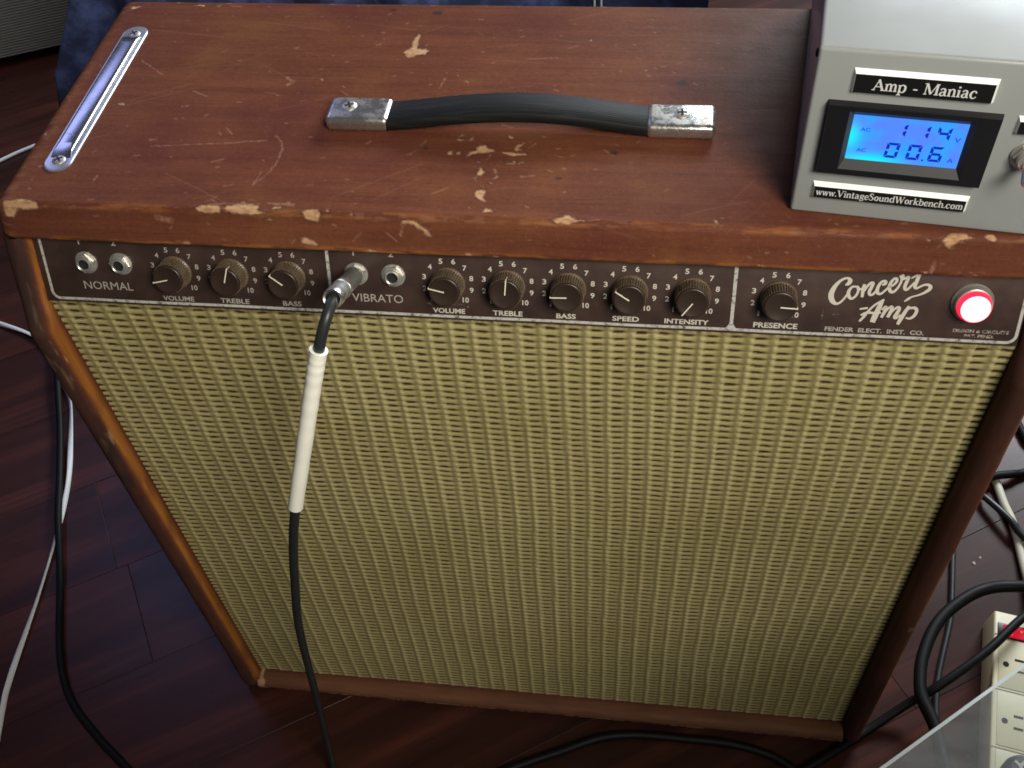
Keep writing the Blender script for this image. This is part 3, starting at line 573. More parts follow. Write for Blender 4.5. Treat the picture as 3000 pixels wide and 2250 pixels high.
# --- side boards: bullnose section swept up the bent front line
def y_front(z):
    a = sstep(z, 0.560, 0.600) ; lin = np.maximum(0, (z - 0.5815)) * SL
    return lin * a + 0.0 
def side_board(sgn):
    zs = np.concatenate([np.linspace(Z0, 0.02, 10), np.linspace(0.02, ZU, 420)[1:]]); nz = len(zs); r = 0.0078
    sec = []
    sec.append((0, 0.26)); ri = 0.0105; r = 0.0070
    for q in np.linspace(0.06, ri, 10): sec.append((0, q))
    for a in np.linspace(0, math.pi/2, 16)[1:]: sec.append((ri - ri*math.cos(a), ri - ri*math.sin(a)))
    for a in np.linspace(math.pi/2, 0, 14)[0:]: sec.append((TB - r + r*math.cos(a), r - r*math.sin(a)))
    for q in np.linspace(r, 0.06, 10)[1:]: sec.append((TB, q))
    sec.append((TB, D - 0.011))
    sec = np.array(sec); ns = len(sec); co = np.zeros((ns, nz, 3))
    co[:, :, 0] = sgn * (XI + sec[:, 0])[:, None]
    co[:, :, 1] = sec[:, 1][:, None] + y_front(zs)[None, :] * (sec[:, 1] < 0.2)[:, None]
    co[:, :, 2] = zs[None, :]
    lo = np.clip((0.012 - zs) / 0.010, 0, 1)[None, :] ** 2 * 0.004; co[:, :, 1] += lo * (sec[:, 1] < 0.02)[:, None]
    Zz = np.repeat(zs[None, :], ns, 0); S = np.repeat(np.cumsum(np.concatenate([[0], np.hypot(*np.diff(sec, axis=0).T)]))[:, None], nz, 1)
    X_ = np.repeat(sec[:, 0][:, None], nz, 1); Y_ = np.repeat(sec[:, 1][:, None], nz, 1)
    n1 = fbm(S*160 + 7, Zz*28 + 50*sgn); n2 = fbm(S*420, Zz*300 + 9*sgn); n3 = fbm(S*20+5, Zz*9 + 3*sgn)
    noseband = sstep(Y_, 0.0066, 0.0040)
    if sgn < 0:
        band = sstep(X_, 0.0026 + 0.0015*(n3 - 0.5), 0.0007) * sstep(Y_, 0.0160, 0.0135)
        worn_lit = band * (0.50 + 0.50 * sstep(n1 + 0.25*(n3-.5), 0.28, 0.52))  # orange wear, plus light on the inner face put into the colour
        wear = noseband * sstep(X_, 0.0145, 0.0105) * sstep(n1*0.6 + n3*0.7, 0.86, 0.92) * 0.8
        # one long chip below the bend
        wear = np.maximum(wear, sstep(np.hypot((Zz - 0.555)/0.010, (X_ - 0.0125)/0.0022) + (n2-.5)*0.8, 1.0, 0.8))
        faint = 0.10 * noseband * sstep(n2, 0.70, 0.80); stain_shade = 0.35 * sstep(n3, 0.56, 0.70) * noseband + 0.80 * sstep(X_, 0.0018, 0.0048) * (0.6 + 0.4*sstep(n1, 0.20, 0.50))  # patchy stain, plus shade of front and outer faces painted in
        top = sstep(Zz, 0.585, 0.60); worn_lit = worn_lit * (1 - 0.35 * top * sstep(n1, 0.4, 0.55)); stain_shade = np.maximum(stain_shade, 0.5*sstep(np.abs(Zz-0.596), 0.010, 0.003)*sstep(n1, .4, .6))
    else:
        worn_lit = 0.15 * sstep(X_, 0.0110, 0.0160) * noseband * sstep(n1, 0.25, 0.55) + 0.5 * sstep(np.abs(X_ - 0.0172), 0.0012, 0.0003) * sstep(Y_, 0.010, 0.006)  # outer edge: rim light painted in along with its wear
        wear = sstep(np.abs(X_ - 0.0168), 0.0013, 0.0004) * sstep(Y_, 0.009, 0.004) * sstep(n1, 0.30, 0.55) * 0.55  # pale outer corner is part wear, part painted rim light
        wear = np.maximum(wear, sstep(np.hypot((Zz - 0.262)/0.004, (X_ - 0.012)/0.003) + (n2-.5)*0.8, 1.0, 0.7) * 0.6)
        faint = 0.10 * noseband * sstep(n2, 0.74, 0.82); stain_shade = 0.72 * sstep(X_, 0.0165, 0.0120) + 0.15 * sstep(n3, 0.5, 0.7)  # shade of inner and front faces painted in, outer edge left lighter
    co[:, :, 1] += 0.0008 * (n1 - 0.5) * noseband
    attr = np.stack([np.clip(wear,0,1), faint, stain_shade, np.clip(worn_lit,0,1)], -1).reshape(-1, 4)
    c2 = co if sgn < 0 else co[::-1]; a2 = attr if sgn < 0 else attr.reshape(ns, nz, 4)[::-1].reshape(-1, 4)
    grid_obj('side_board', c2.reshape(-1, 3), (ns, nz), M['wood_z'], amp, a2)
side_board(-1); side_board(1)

# --- bottom board
xs = np.linspace(-XI, XI, 520); prof = []
for q in np.linspace(0.06, 0.0075, 12): prof.append((q, 0.019))
for a in np.linspace(0, math.pi/2, 12)[1:]: prof.append((0.0075 - 0.0075*math.sin(a), 0.0115 + 0.0075*math.cos(a)))
for a in np.linspace(0, math.pi/2, 10)[1:]: prof.append((0.0 + 0.006*(1-math.cos(a)), 0.0095 - 0.006*math.sin(a)))
prof.append((0.06, Z0)); prof = np.array(prof); npf = len(prof)
co = np.zeros((npf, 520, 3)); co[:, :, 0] = xs[None]; co[:, :, 1] = prof[:, 0][:, None]; co[:, :, 2] = prof[:, 1][:, None]
S = np.repeat(np.arange(npf)[:, None]*0.001, 520, 1); Xx = np.repeat(xs[None], npf, 0); Zb = np.repeat(prof[:, 1][:, None], 520, 1); Yb = np.repeat(prof[:, 0][:, None], 520, 1)
n1 = fbm(Xx*40, S*300); n2 = fbm(Xx*260 + 3, S*500); low = sstep(Zb, 0.0125, 0.0085) * sstep(Yb, 0.006, 0.002); upf = sstep(Yb, 0.016, 0.010) * sstep(Zb, 0.009, 0.012)
wear = 0.9 * low * sstep(n2*0.6 + n1*0.4, 0.50, 0.57); worn_lit = 0.34 * upf * (0.5 + 0.5*sstep(n1, 0.3, 0.6)); faint = 0.5 * low * sstep(n2, 0.5, 0.6) + 0.42 * upf * (0.6 + 0.4*n1)
wear = np.maximum(wear, 0.8 * sstep(np.hypot((Xx + 0.307)/0.005, (Zb - 0.013)/0.008) + (n2-.5), 1.0, 0.6))
co[:, :, 1] += 0.0008*(n1-.5)
grid_obj('bottom_board', co.reshape(-1, 3), (npf, 520), M['wood_x'], amp, np.stack([wear, faint, 0.50*(1-wear), worn_lit], -1).reshape(-1, 4))
part('back_panel', MB().box((-XI, D - 0.022, 0.02), (XI, D - 0.012, ZU - 0.002)), M['black_board'], amp, False)
part('baffle', MB().box((-XI + 0.0004, 0.0195, 0.0192), (XI - 0.0004, 0.030, 0.6045)), M['black_board'], amp, False)
for (fx, fy) in ((-0.28, 0.03), (0.28, 0.03), (-0.28, 0.24), (0.28, 0.24)):
    part('foot', MB().lathe([(0.009, 0.0), (0.011, 0.0012), (0.010, Z0)], 20, Matrix.Translation((fx, fy, 0))), M['nickel'], amp)

# --- grille cloth: real relief of the weave
CW, RH = 0.0148, 0.00660; x0g = -0.0377; z0g = 0.5782
NX = int(2*XI / CW * 11); NZ = int(0.584 / RH * 8.5)
gx = np.linspace(-XI + 0.0003, XI - 0.0003, NX); gz = np.linspace(0.0193, 0.6035, NZ)
GX, GZ = np.meshgrid(gx, gz, indexing='ij')
wX = GX + 0.0011*np.sin(GZ*9 + 1.0) + 0.0007*np.sin(GX*21 + GZ*14) + (fbm(GX*45, GZ*45) - 0.5)*0.0016 + (fbm(GX*9 + 4, GZ*7) - 0.5)*0.0050
wZ = GZ + 0.0010*np.sin(GX*11) + (fbm(GX*60 + 9, GZ*40) - 0.5)*0.0022 + (fbm(GX*8 + 1, GZ*9) - 0.5)*0.0040
cu_ = (wX - x0g) / CW; ci = np.floor(cu_); u = cu_ - ci
cv = (wZ - z0g) / RH + 0.10*(u - 0.3); ri = np.floor(cv + 0.5); v = cv - ri                          # v = 0 on the dark slit
jit = vnoise(ci*3.1 + 100.5, ri*1.7 + 60.5); jit2 = vnoise(ci*5.3 + 20.5, ri*2.9 + 9.5)
v = v + (jit - 0.5)*0.10; dv = np.abs(v)
lens = sstep(u, 0.08 + 0.07*jit2, 0.26) * sstep(u, 0.92 + 0.06*jit, 0.55)
ghalf = 0.012 + (0.130 + 0.055*jit2)*lens
rag = (fbm(GX*1500, GZ*1500, 2) - 0.5)*0.08
gap = sstep(dv + rag, ghalf + 0.075, ghalf - 0.045) * (0.18 + 0.82*lens)
band = sstep(u, 0.80, 0.90) * sstep(u, 1.0, 0.97) + sstep(u, 0.02, 0.0)
body = np.sqrt(np.clip(1 - ((0.5 - dv)/0.5)**2, 0, 1)); bodyh = np.power(np.clip(np.sin(np.pi*np.clip(dv, 0, 1)), 0, 1), 0.55)
bul = 0.62 + 0.38*np.exp(-((u - 0.10)/0.13)**2) - 0.22*sstep(u, 0.3, 0.85)
hgt = (bodyh*bul)*(1 - band) + band*(0.22 + 0.14*bodyh) - 0.40*gap*lens
co = np.stack([GX, 0.0180 - 0.0014*hgt + 0.0008*np.sin(GX*7)*np.sin(GZ*6), GZ], -1)
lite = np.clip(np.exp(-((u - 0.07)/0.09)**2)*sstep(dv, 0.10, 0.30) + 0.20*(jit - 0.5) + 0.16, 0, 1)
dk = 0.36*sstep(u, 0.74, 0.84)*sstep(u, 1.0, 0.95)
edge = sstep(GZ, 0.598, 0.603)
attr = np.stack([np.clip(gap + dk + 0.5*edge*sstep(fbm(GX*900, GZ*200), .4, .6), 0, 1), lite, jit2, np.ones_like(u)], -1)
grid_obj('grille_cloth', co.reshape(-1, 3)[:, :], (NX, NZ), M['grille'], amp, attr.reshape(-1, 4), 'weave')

# --- control panel
def on_panel(o, x=0.0, s=0.0, h=0.0, rot=0.0):
    o.matrix_local = PM_ @ Matrix.Translation((x, s, h)) @ Matrix.Rotation(rot, 4, 'Z'); return o
pmb = MB().box((-XI + 0.0005, -0.0035, -0.0022), (XI - 0.0005, 0.0455, 0.0))
panel = part('control_panel', pmb, M['panel'], amp, bevel=0.0005, local=True); on_panel(panel)
HP = 0.00018
def flat_part(name, pieces, mat, h=HP, parent=None):
    """pieces: list of (verts2d, faces) in panel coordinates"""
    mb = MB()
    for i, (v, f) in enumerate(pieces): mb.add([(a, b, h + i*0.00001) for a, b in v], f)
    return part(name, mb, mat, parent or panel, False, local=True)
def fit_text(s, xa, xb, base, cap, weight=0.0):
    v, f = text_geo(s, weight); mn, mx = v.min(0), v.max(0)
    capref = text_geo('E', weight)[0]; y0, y1 = capref[:, 1].min(), capref[:, 1].max()
    q = np.empty_like(v); q[:, 0] = xa + (v[:, 0] - mn[0]) / (mx[0] - mn[0]) * (xb - xa); q[:, 1] = base + (v[:, 1] - y0) / (y1 - y0) * cap
    return [(q.tolist(), f)]
# white rules
LX, RX, BS, R_ = -0.3066, 0.3098, -0.0009, 0.0052
pth = [(LX, 0.0452), (LX, BS + R_)] + [(LX + R_ - R_*math.cos(a), BS + R_ - R_*math.sin(a)) for a in np.linspace(0, math.pi/2, 8)[1:]]
pth += [(x_, BS + 0.00012*math.sin(x_*60)) for x_ in np.linspace(LX + R_, RX - R_, 90)[1:]] + [(RX - R_ + R_*math.sin(a), BS + R_ - R_*math.cos(a)) for a in np.linspace(0, math.pi/2, 8)[1:]] + [(RX, 0.0452)]
flat_part('border_line', [ribbon([(a, b, 0.0019) for a, b in pth], 1)], M['rule'])
flat_part('divider_line', [ribbon([(-0.1128, 0.0452, 0.0021), (-0.1128, 0.004, 0.0021), (-0.1128, BS, 0.0030)], 4)], M['rule'], HP*1.6)
flat_part('divider_line', [ribbon([(0.1418, 0.0452, 0.0022), (0.1418, 0.006, 0.0022), (0.1418, 0.0030, 0.0028), (0.1418, 0.0010, 0.0050), (0.1418, BS, 0.0085)], 4)], M['rule'], HP*1.6)
# words
for s, a, b, base, cap, wt, mt in (
    ('NORMAL', -0.2826, -0.2484, 0.0070, 0.0056, 0.0, 'print_dim'), ('VIBRATO', -0.0990, -0.0655, 0.0069, 0.0055, 0.0, 'print_dim'),
    ('VOLUME', -0.2287, -0.2070, 0.0010, 0.0034, 0.020, 'print_dim'), ('TREBLE', -0.1888, -0.1690, 0.0011, 0.0034, 0.020, 'print_dim'), ('BASS', -0.1462, -0.1336, 0.0012, 0.0034, 0.020, 'print_dim'),
    ('VOLUME', -0.0463, -0.0254, 0.0013, 0.0034, 0.024, 'print'), ('TREBLE', -0.0075, 0.0116, 0.0013, 0.0035, 0.024, 'print'), ('BASS', 0.0330, 0.0454, 0.0013, 0.0034, 0.024, 'print'),
    ('SPEED', 0.0684, 0.0850, 0.0014, 0.0034, 0.024, 'print'), ('INTENSITY', 0.1008, 0.1280, 0.0014, 0.0033, 0.026, 'print'), ('PRESENCE', 0.1552, 0.1818, 0.0015, 0.0036, 0.026, 'print'),
    ('FENDER  ELECT.  INST.  CO.', 0.1982, 0.2566, 0.0014, 0.0029, 0.030, 'print_dim'),
    ('DESIGN & CIRCUITS', 0.2730, 0.3052, 0.0046, 0.0022, 0.03, 'print_bad'), ('PAT. PEND.', 0.2800, 0.2972, 0.0014, 0.0021, 0.03, 'print_bad')):
    flat_part('lettering', fit_text(s, a, b, base, cap, wt), M[mt])
for x_, ch_ in ((-0.2795, '1'), (-0.2556, '2'), (-0.0955, '1'), (-0.0714, '2')):
    wd = 0.0010 if ch_ == '1' else 0.0032
    flat_part('lettering', fit_text(ch_, x_ - wd/2, x_ + wd/2, 0.0388, 0.0046, 0.02), M['print_dim'])
# script name
flat_part('script_lettering', [ribbon(k, 6) for k in json.loads('''[[[0.20621,0.03261,0.00082],[0.2079,0.03355,0.00229],[0.20866,0.03565,0.00262],[0.20709,0.03712,0.00147],[0.20475,0.0365,0.00147],[0.20232,0.03433,0.00196],[0.20032,0.03112,0.00262],[0.19911,0.02759,0.00311],[0.19903,0.02479,0.00327],[0.20021,0.0217,0.00295],[0.20211,0.02021,0.00213],[0.20394,0.0203,0.00147],[0.20558,0.02179,0.00131],[0.20709,0.02414,0.00124],[0.20827,0.02664,0.00118]],[[0.2127,0.03188,0.00124],[0.21061,0.03161,0.00138],[0.20909,0.02946,0.0018],[0.20888,0.02667,0.00213],[0.21014,0.02429,0.00196],[0.2117,0.02402,0.00147],[0.21353,0.0262,0.00147],[0.21428,0.02937,0.00147],[0.21368,0.03141,0.0018],[0.21269,0.03195,0.00138]],[[0.21413,0.0304,0.00164],[0.21594,0.03048,0.00131],[0.21729,0.03262,0.00131]],[[0.21729,0.03365,0.0018],[0.217,0.0295,0.00213],[0.21705,0.02505,0.00164]],[[0.21765,0.02918,0.00131],[0.21925,0.03271,0.00147],[0.22107,0.03469,0.0018],[0.22204,0.03422,0.00196],[0.22151,0.03178,0.00196],[0.22072,0.02898,0.00196],[0.22134,0.02693,0.00164],[0.22309,0.02736,0.00147],[0.22478,0.03022,0.00124]],[[0.22727,0.03361,0.00092],[0.22893,0.03454,0.00196],[0.22899,0.03609,0.00164],[0.22719,0.036,0.00147],[0.22575,0.03371,0.0018],[0.22503,0.03057,0.00213],[0.2257,0.02818,0.00196],[0.22756,0.02793,0.00147],[0.22964,0.0301,0.00131],[0.23135,0.0326,0.00118]],[[0.2314,0.03226,0.00118],[0.23358,0.03373,0.00131],[0.23527,0.03621,0.00164],[0.23497,0.03807,0.00164],[0.23351,0.03783,0.00147],[0.23211,0.03538,0.0018],[0.2317,0.03227,0.00213],[0.23272,0.02973,0.00196],[0.23457,0.02948,0.00164],[0.23654,0.03216,0.00138],[0.23777,0.03564,0.00131],[0.23797,0.03804,0.00131]],[[0.23722,0.04072,0.00229],[0.23784,0.03973,0.00295],[0.23835,0.03755,0.00164]],[[0.23862,0.03773,0.00131],[0.24023,0.03882,0.00131],[0.24163,0.0394,0.00164],[0.24116,0.03682,0.00196],[0.24049,0.03372,0.00203],[0.24083,0.03167,0.00196],[0.24208,0.03139,0.00147],[0.24406,0.03389,0.00131],[0.24573,0.03636,0.00124]],[[0.24778,0.04171,0.00147],[0.24704,0.03914,0.00213],[0.24644,0.03571,0.00213],[0.2461,0.0333,0.00196],[0.24729,0.0325,0.00147],[0.24892,0.03343,0.00131],[0.25109,0.03473,0.00131],[0.25342,0.03501,0.00164],[0.255,0.03372,0.00213],[0.25456,0.03199,0.00213],[0.25225,0.02982,0.00164],[0.24925,0.02812,0.00115],[0.24558,0.02673,0.00105],[0.24372,0.02525,0.00157],[0.24175,0.02348,0.00072]],[[0.24322,0.03879,0.00082],[0.24562,0.04043,0.00131],[0.24751,0.04153,0.00138],[0.2499,0.04231,0.00082]],[[0.21684,0.01718,0.00118],[0.22144,0.01819,0.00131]],[[0.23011,0.02423,0.00131],[0.22537,0.0205,0.00131],[0.22231,0.01647,0.00147],[0.22015,0.01246,0.00164],[0.21776,0.00883,0.00131]],[[0.22941,0.02385,0.00164],[0.2282,0.01994,0.00278],[0.22709,0.0153,0.00327],[0.22611,0.0117,0.00344],[0.2255,0.00864,0.00301]],[[0.21806,0.01306,0.00131],[0.22131,0.015,0.00164],[0.22499,0.01501,0.00147],[0.22961,0.01525,0.00098]],[[0.22967,0.01737,0.00098],[0.23164,0.01941,0.0018],[0.23172,0.01695,0.00213],[0.2302,0.01209,0.00164]],[[0.23164,0.01553,0.00115],[0.23356,0.0188,0.00131],[0.23526,0.01959,0.0018],[0.23511,0.01677,0.00213],[0.23382,0.01246,0.0019]],[[0.23503,0.01535,0.00115],[0.23779,0.01902,0.00147],[0.2396,0.01911,0.00196],[0.23915,0.01627,0.00213],[0.23785,0.01302,0.00203],[0.23891,0.01219,0.00131],[0.24095,0.0146,0.00115]],[[0.24511,0.02062,0.0018],[0.24313,0.01613,0.00229],[0.24148,0.01144,0.00246],[0.24036,0.008,0.0018]],[[0.24396,0.01845,0.00131],[0.24652,0.01946,0.00147],[0.2488,0.0194,0.00196],[0.24988,0.01753,0.00196],[0.24892,0.01431,0.00196],[0.2468,0.01243,0.00147],[0.24433,0.01265,0.00105]]]''')], M['print'])
# scuff smears
def blot(cx, cy, rx, ry, seed):
    rr = random.Random(seed); n = 18
    vs = [(cx, cy)] + [(cx + rx*math.cos(2*math.pi*i/n)*rr.uniform(.55, 1.1), cy + ry*math.sin(2*math.pi*i/n)*rr.uniform(.5, 1.1)) for i in range(n)]
    return vs, [(0, 1 + i, 1 + (i+1) % n) for i in range(n)]
M['smear'] = print_mat('grey_scuff', (0.26, 0.24, 0.23), 0.46, 0.72, (0.045, 0.03, 0.026), 700)
flat_part('scuff_mark', [blot(-0.0482, 0.0080, 0.0030, 0.0013, 3), blot(-0.0290, 0.0078, 0.0042, 0.0007, 4), blot(-0.0240, 0.0065, 0.0012, 0.0006, 5)], M['smear'], HP*2)
flat_part('scuff_mark', [blot(0.1955, 0.0125, 0.0008, 0.0048, 9), blot(0.2030, 0.0130, 0.0030, 0.0006, 10)], M['smear'], HP*2)

# knobs with their number rings
KX = [-0.2163, -0.1779, -0.1396, -0.0357, 0.0024, 0.0405, 0.0786, 0.1167, 0.1685]
KA = [-103, 16.8, -52.4, -77.4, 4.5, -91.4, -56.8, -144.7, 92.3]
KS, KR = 0.02226, 0.01561
digit_h = 0.0035
ND = 240
kn_prof = [(0.0112, 0.0004), (0.0112, 0.0016), (0.0106, 0.0022), (0.0105, 0.0026), (0.0099, 0.0120)]
ribs = lambda i, h: 1.0 + (0.040 * (1 if (i % 6) < 3 else -1) if h > 0.0025 else 0)
skirt_me = mesh('knob', MB().lathe(kn_prof, ND, None, ribs, True, True), M['knurl'], True, 25)
face_me = mesh('knob_face', MB().lathe([(0.00985, 0.0119), (0.0098, 0.0130), (0.0093, 0.0136), (0.0086, 0.0137), (0.0082, 0.0135)], 64), M['knob'], True, 50)
ptr_me = mesh('pointer_line', MB().box((-0.00034, 0.0, 0.01345), (0.00034, 0.0096, 0.01385)).box((-0.00034, 0.0096, 0.0085), (0.00034, 0.0103, 0.01385)), M['pointer'], False)
for x_, ang in zip(KX, KA):
    o = bpy.data.objects.new('knob', skirt_me); C.objects.link(o); o.parent = amp; on_panel(o, x_, KS, 0, -math.radians(ang))
    f = bpy.data.objects.new('knob_face', face_me); C.objects.link(f); f.parent = o
    p = bpy.data.objects.new('pointer_line', ptr_me); C.objects.link(p); p.parent = o
    pcs = []
    for n in range(1, 11):
        a = math.radians(-135 + 30*(n-1)); cx, cy = x_ + KR*math.sin(a), KS + KR*math.cos(a)
        wd = {1: 0.0010, 10: 0.0040}.get(n, 0.0025); pcs += fit_text(str(n), cx - wd/2, cx + wd/2, cy - digit_h/2, digit_h, 0.02)
    flat_part('dial_numerals', pcs, M['print_dim'] if x_ < -0.12 else M['print'])

# input sockets
nut_me = mesh('hex_nut', MB().lathe([(0.0070, 0.0006), (0.0073, 0.0009), (0.0073, 0.0024), (0.0066, 0.0030), (0.0050, 0.0030), (0.0050, 0.0010)], 6, None, None, True, False), M['nickel'], False)
wash_me = mesh('input_jack', MB().lathe([(0.0077, 0.0), (0.0077, 0.0006), (0.0052, 0.0008), (0.0052, 0.0038), (0.0049, 0.0047), (0.0041, 0.0050), (0.0036, 0.0046), (0.0035, 0.0036)], 40, cap1=False), M['nickel'])
hole_me = mesh('socket_hole', MB().lathe([(0.0035, 0.0036), (0.0033, 0.0030), (0.0004, 0.0026)], 32, cap0=False), M['dark_hole'])
JX = [-0.2772, -0.2532, -0.0948, -0.0706]
for i, x_ in enumerate(JX):
    o = bpy.data.objects.new('input_jack', wash_me); C.objects.link(o); o.parent = amp; on_panel(o, x_, 0.0262, 0, [0.3, -0.1, 0.52, 0.15][i])
    for nm, me in (('hex_nut', nut_me), ('socket_hole', hole_me)):
        c = bpy.data.objects.new(nm, me); C.objects.link(c); c.parent = o

# pilot lamp
lamp = part('pilot_lamp', MB().lathe([(0.0122, 0.0), (0.0122, 0.0012), (0.0112, 0.0022), (0.0108, 0.0050), (0.0100, 0.0056), (0.0094, 0.0050), (0.0094, 0.0010)], 48, cap1=False), M['nickel'], amp, local=True)
on_panel(lamp, 0.2803, 0.0247); lamp['label'] = 'glowing red pilot lamp in a nickel ring'
part('jewel_side', MB().lathe([(0.0092, 0.0012), (0.0094, 0.0070), (0.0091, 0.0086), (0.0084, 0.0094)], 48, cap1=False), M['jewel_side'], lamp, local=True)
part('jewel_front', MB().lathe([(0.0084, 0.0094), (0.0078, 0.0099), (0.0066, 0.0104), (0.0040, 0.0109), (0.0012, 0.0111)], 48, cap0=False), M['jewel'], lamp, local=True)

# --- carrying handle
def rounded_cap(x0, x1, y0, y1, z0, z1):
    return MB().box((x0, y0, z0), (x1, y1, z1))
strap_mb = MB(); n = 48; vs = []; fs = []
sx0, sx1 = -0.092, 0.092; ya, yb_ = 0.1128, 0.1362
for i in range(n + 1):
    q = i / n; xx = sx0 + (sx1 - sx0)*q; k = math.sin(math.pi*min(1, max(0, (q - 0.02)/0.96))); zz = H + 0.0045 + 0.0090 * k**1.25
    tk = 0.0082; yo = -0.0006*math.sin(q*6); e = 0.0016
    for (yy, z_) in ((ya + e, zz - tk/2), (ya, zz - tk/2 + e), (ya, zz + tk/2 - e), (ya + e, zz + tk/2), (yb_ - e, zz + tk/2), (yb_, zz + tk/2 - e), (yb_, zz - tk/2 + e), (yb_ - e, zz - tk/2)):
        vs.append((xx, yy + yo, z_))
for i in range(n):
    for k in range(8): q = (k+1) % 8; fs.append((i*8+k, i*8+q, (i+1)*8+q, (i+1)*8+k))
fs.append(tuple(range(8))[::-1]); fs.append(tuple(n*8 + k for k in range(8)))
strap_mb.add(vs, fs)
handle = part('carrying_handle', strap_mb, M['strap'], amp, True, 60)
def screw(parent, loc, r, tilt=0.0, name='screw'):
    mb = MB().lathe([(r, 0.0), (r, 0.0004), (r*0.82, 0.0011), (r*0.4, 0.00145), (0.0002, 0.0015)], 28, Matrix.Translation(loc) @ Matrix.Rotation(tilt, 4, 'Z'))
    o = part(name, mb, M['screw'], parent)
    return o
def cross(parent, loc, r, rz):
    m = Matrix.Translation(loc) @ Matrix.Rotation(rz, 4, 'Z'); k = r*0.62; b = r*0.15
    part('screw_slot', MB().box((-k, -b, 0.00125), (k, b, 0.00165), m).box((-b, -k, 0.00120), (b, k, 0.00162), m), M['dark_hole'], parent, False)
for (x0, x1, sxc) in ((-0.1262, -0.0838, -0.1118), (0.0828, 0.1262, 0.1050)):
    o = part('end_cap', rounded_cap(x0, x1, 0.1120, 0.1378, H + 0.0001, H + 0.0104), M['cap'], handle, bevel=0.0036, seg=6)
    screw(handle, (sxc, 0.1262, H + 0.0102), 0.0050); cross(handle, (sxc, 0.1262, H + 0.0102), 0.0050, 0.4 if sxc < 0 else 0.05)

# --- chassis strap on the left of the top
def capsule(w, L, z0, z1, zt, inset, n=14):
    """stadium plate, centred; long axis y"""
    mb = MB(); rings = [(w, L, z0), (w, L, z1), (w - inset, L - inset, zt)]; vs = []; fs = []; m = 2*n
    for (ww, LL, z_) in rings:
        r = ww/2; h = LL/2 - w/2
        for i in range(n): a = math.pi*i/(n-1); vs.append((r*math.cos(a), h + (r*math.sin(a)), z_))
        for i in range(n): a = math.pi + math.pi*i/(n-1); vs.append((r*math.cos(a), -h + (r*math.sin(a)), z_))
    for j in range(2):
        for i in range(m): k = (i+1) % m; fs.append((j*m+i, j*m+k, (j+1)*m+k, (j+1)*m+i))
    fs.append(tuple(2*m + i for i in range(m))); mb.add(vs, fs); return mb
mat_s = Matrix.Translation((-0.2985, 0.1470, H)) @ Matrix.Rotation(math.radians(0.6), 4, 'Z')
cs = part('chassis_strap', capsule(0.0190, 0.1690, 0.0, 0.0007, 0.0012, 0.0012).xform(mat_s), M['plate_metal'], amp, True, 30)
rmb = MB(); vs = []; fs = []; hx = 0.0058; yl = 0.0625
for (a, b, z_) in ((hx + 0.0012, yl + 0.0090, 0.0010), (hx + 0.0006, yl + 0.0035, 0.0030), (hx - 0.0012, yl - 0.0035, 0.0040)):
    vs += [(-a, -b, z_), (a, -b, z_), (a, b, z_), (-a, b, z_)]
fs.append((8, 9, 10, 11))
for j in (0, 4):
    for k in range(4): q = (k+1) % 4; fs.append((j+k, j+q, j+4+q, j+4+k))
rmb.add(vs, fs).xform(mat_s); part('raised_bar', rmb, M['chrome'], cs, True, 60, bevel=0.0006)
for dy in (-0.0735, 0.0735):
    p = mat_s @ Vector((0, dy, 0.0010)); screw(cs, p, 0.0046); cross(cs, p, 0.0046, 0.7)
p = mat_s @ Vector((0.0040, -0.0655, 0)); part('empty_screw_hole', MB().lathe([(0.0014, 0.0010), (0.0014, 0.00135)], 16, Matrix.Translation(p)), M['dark_hole'], cs)

# ================================================================== INSTRUMENT CABLE
jack = PM_ @ Vector((-0.0948, 0.0262, 0.0)); rear = Vector((-0.0922, -0.0205, 0.6590)); ax = (rear - jack).normalized()
rotm = ax.to_track_quat('Z', 'Y').to_matrix().to_4x4(); MJ = Matrix.Translation(jack) @ rotm @ Matrix.Diagonal((0.88, 0.88, 1.20, 1.0))
cable = thing('instrument_cable', 'black instrument cable with white sleeve plugged into the vibrato input', 'cable', (-0.19, -0.12, 0.0))
plug = part('plug', MB().lathe([(0.0052, 0.0052), (0.0066, 0.0060), (0.0066, 0.0290)], 40, MJ), M['gunmetal'], cable)
kn = lambda i, h: 1.0 + 0.02*(1 if i % 2 else -1)
part('knurled_ring', MB().lathe([(0.0068, 0.0290), (0.0070, 0.0293), (0.0070, 0.0330), (0.0068, 0.0333)], 96, MJ, kn), M['silver'], plug)
part('plug_collar', MB().lathe([(0.0066, 0.0333), (0.0066, 0.0440)], 40, MJ), M['gunmetal'], plug)
part('end_ring', MB().lathe([(0.0066, 0.0440), (0.0070, 0.0446), (0.0070, 0.0500), (0.0064, 0.0512), (0.0050, 0.0508), (0.0048, 0.0440)], 48, MJ, cap1=False), M['silver'], plug)
part('plug_tip', MB().lathe([(0.0032, -0.0100), (0.0032, 0.0055)], 20, MJ), M['nickel'], plug)
part('strain_relief', MB().lathe([(0.0047, 0.0450), (0.0047, 0.0485), (0.0036, 0.0490)], 32, MJ), M['dark_hole'], plug)
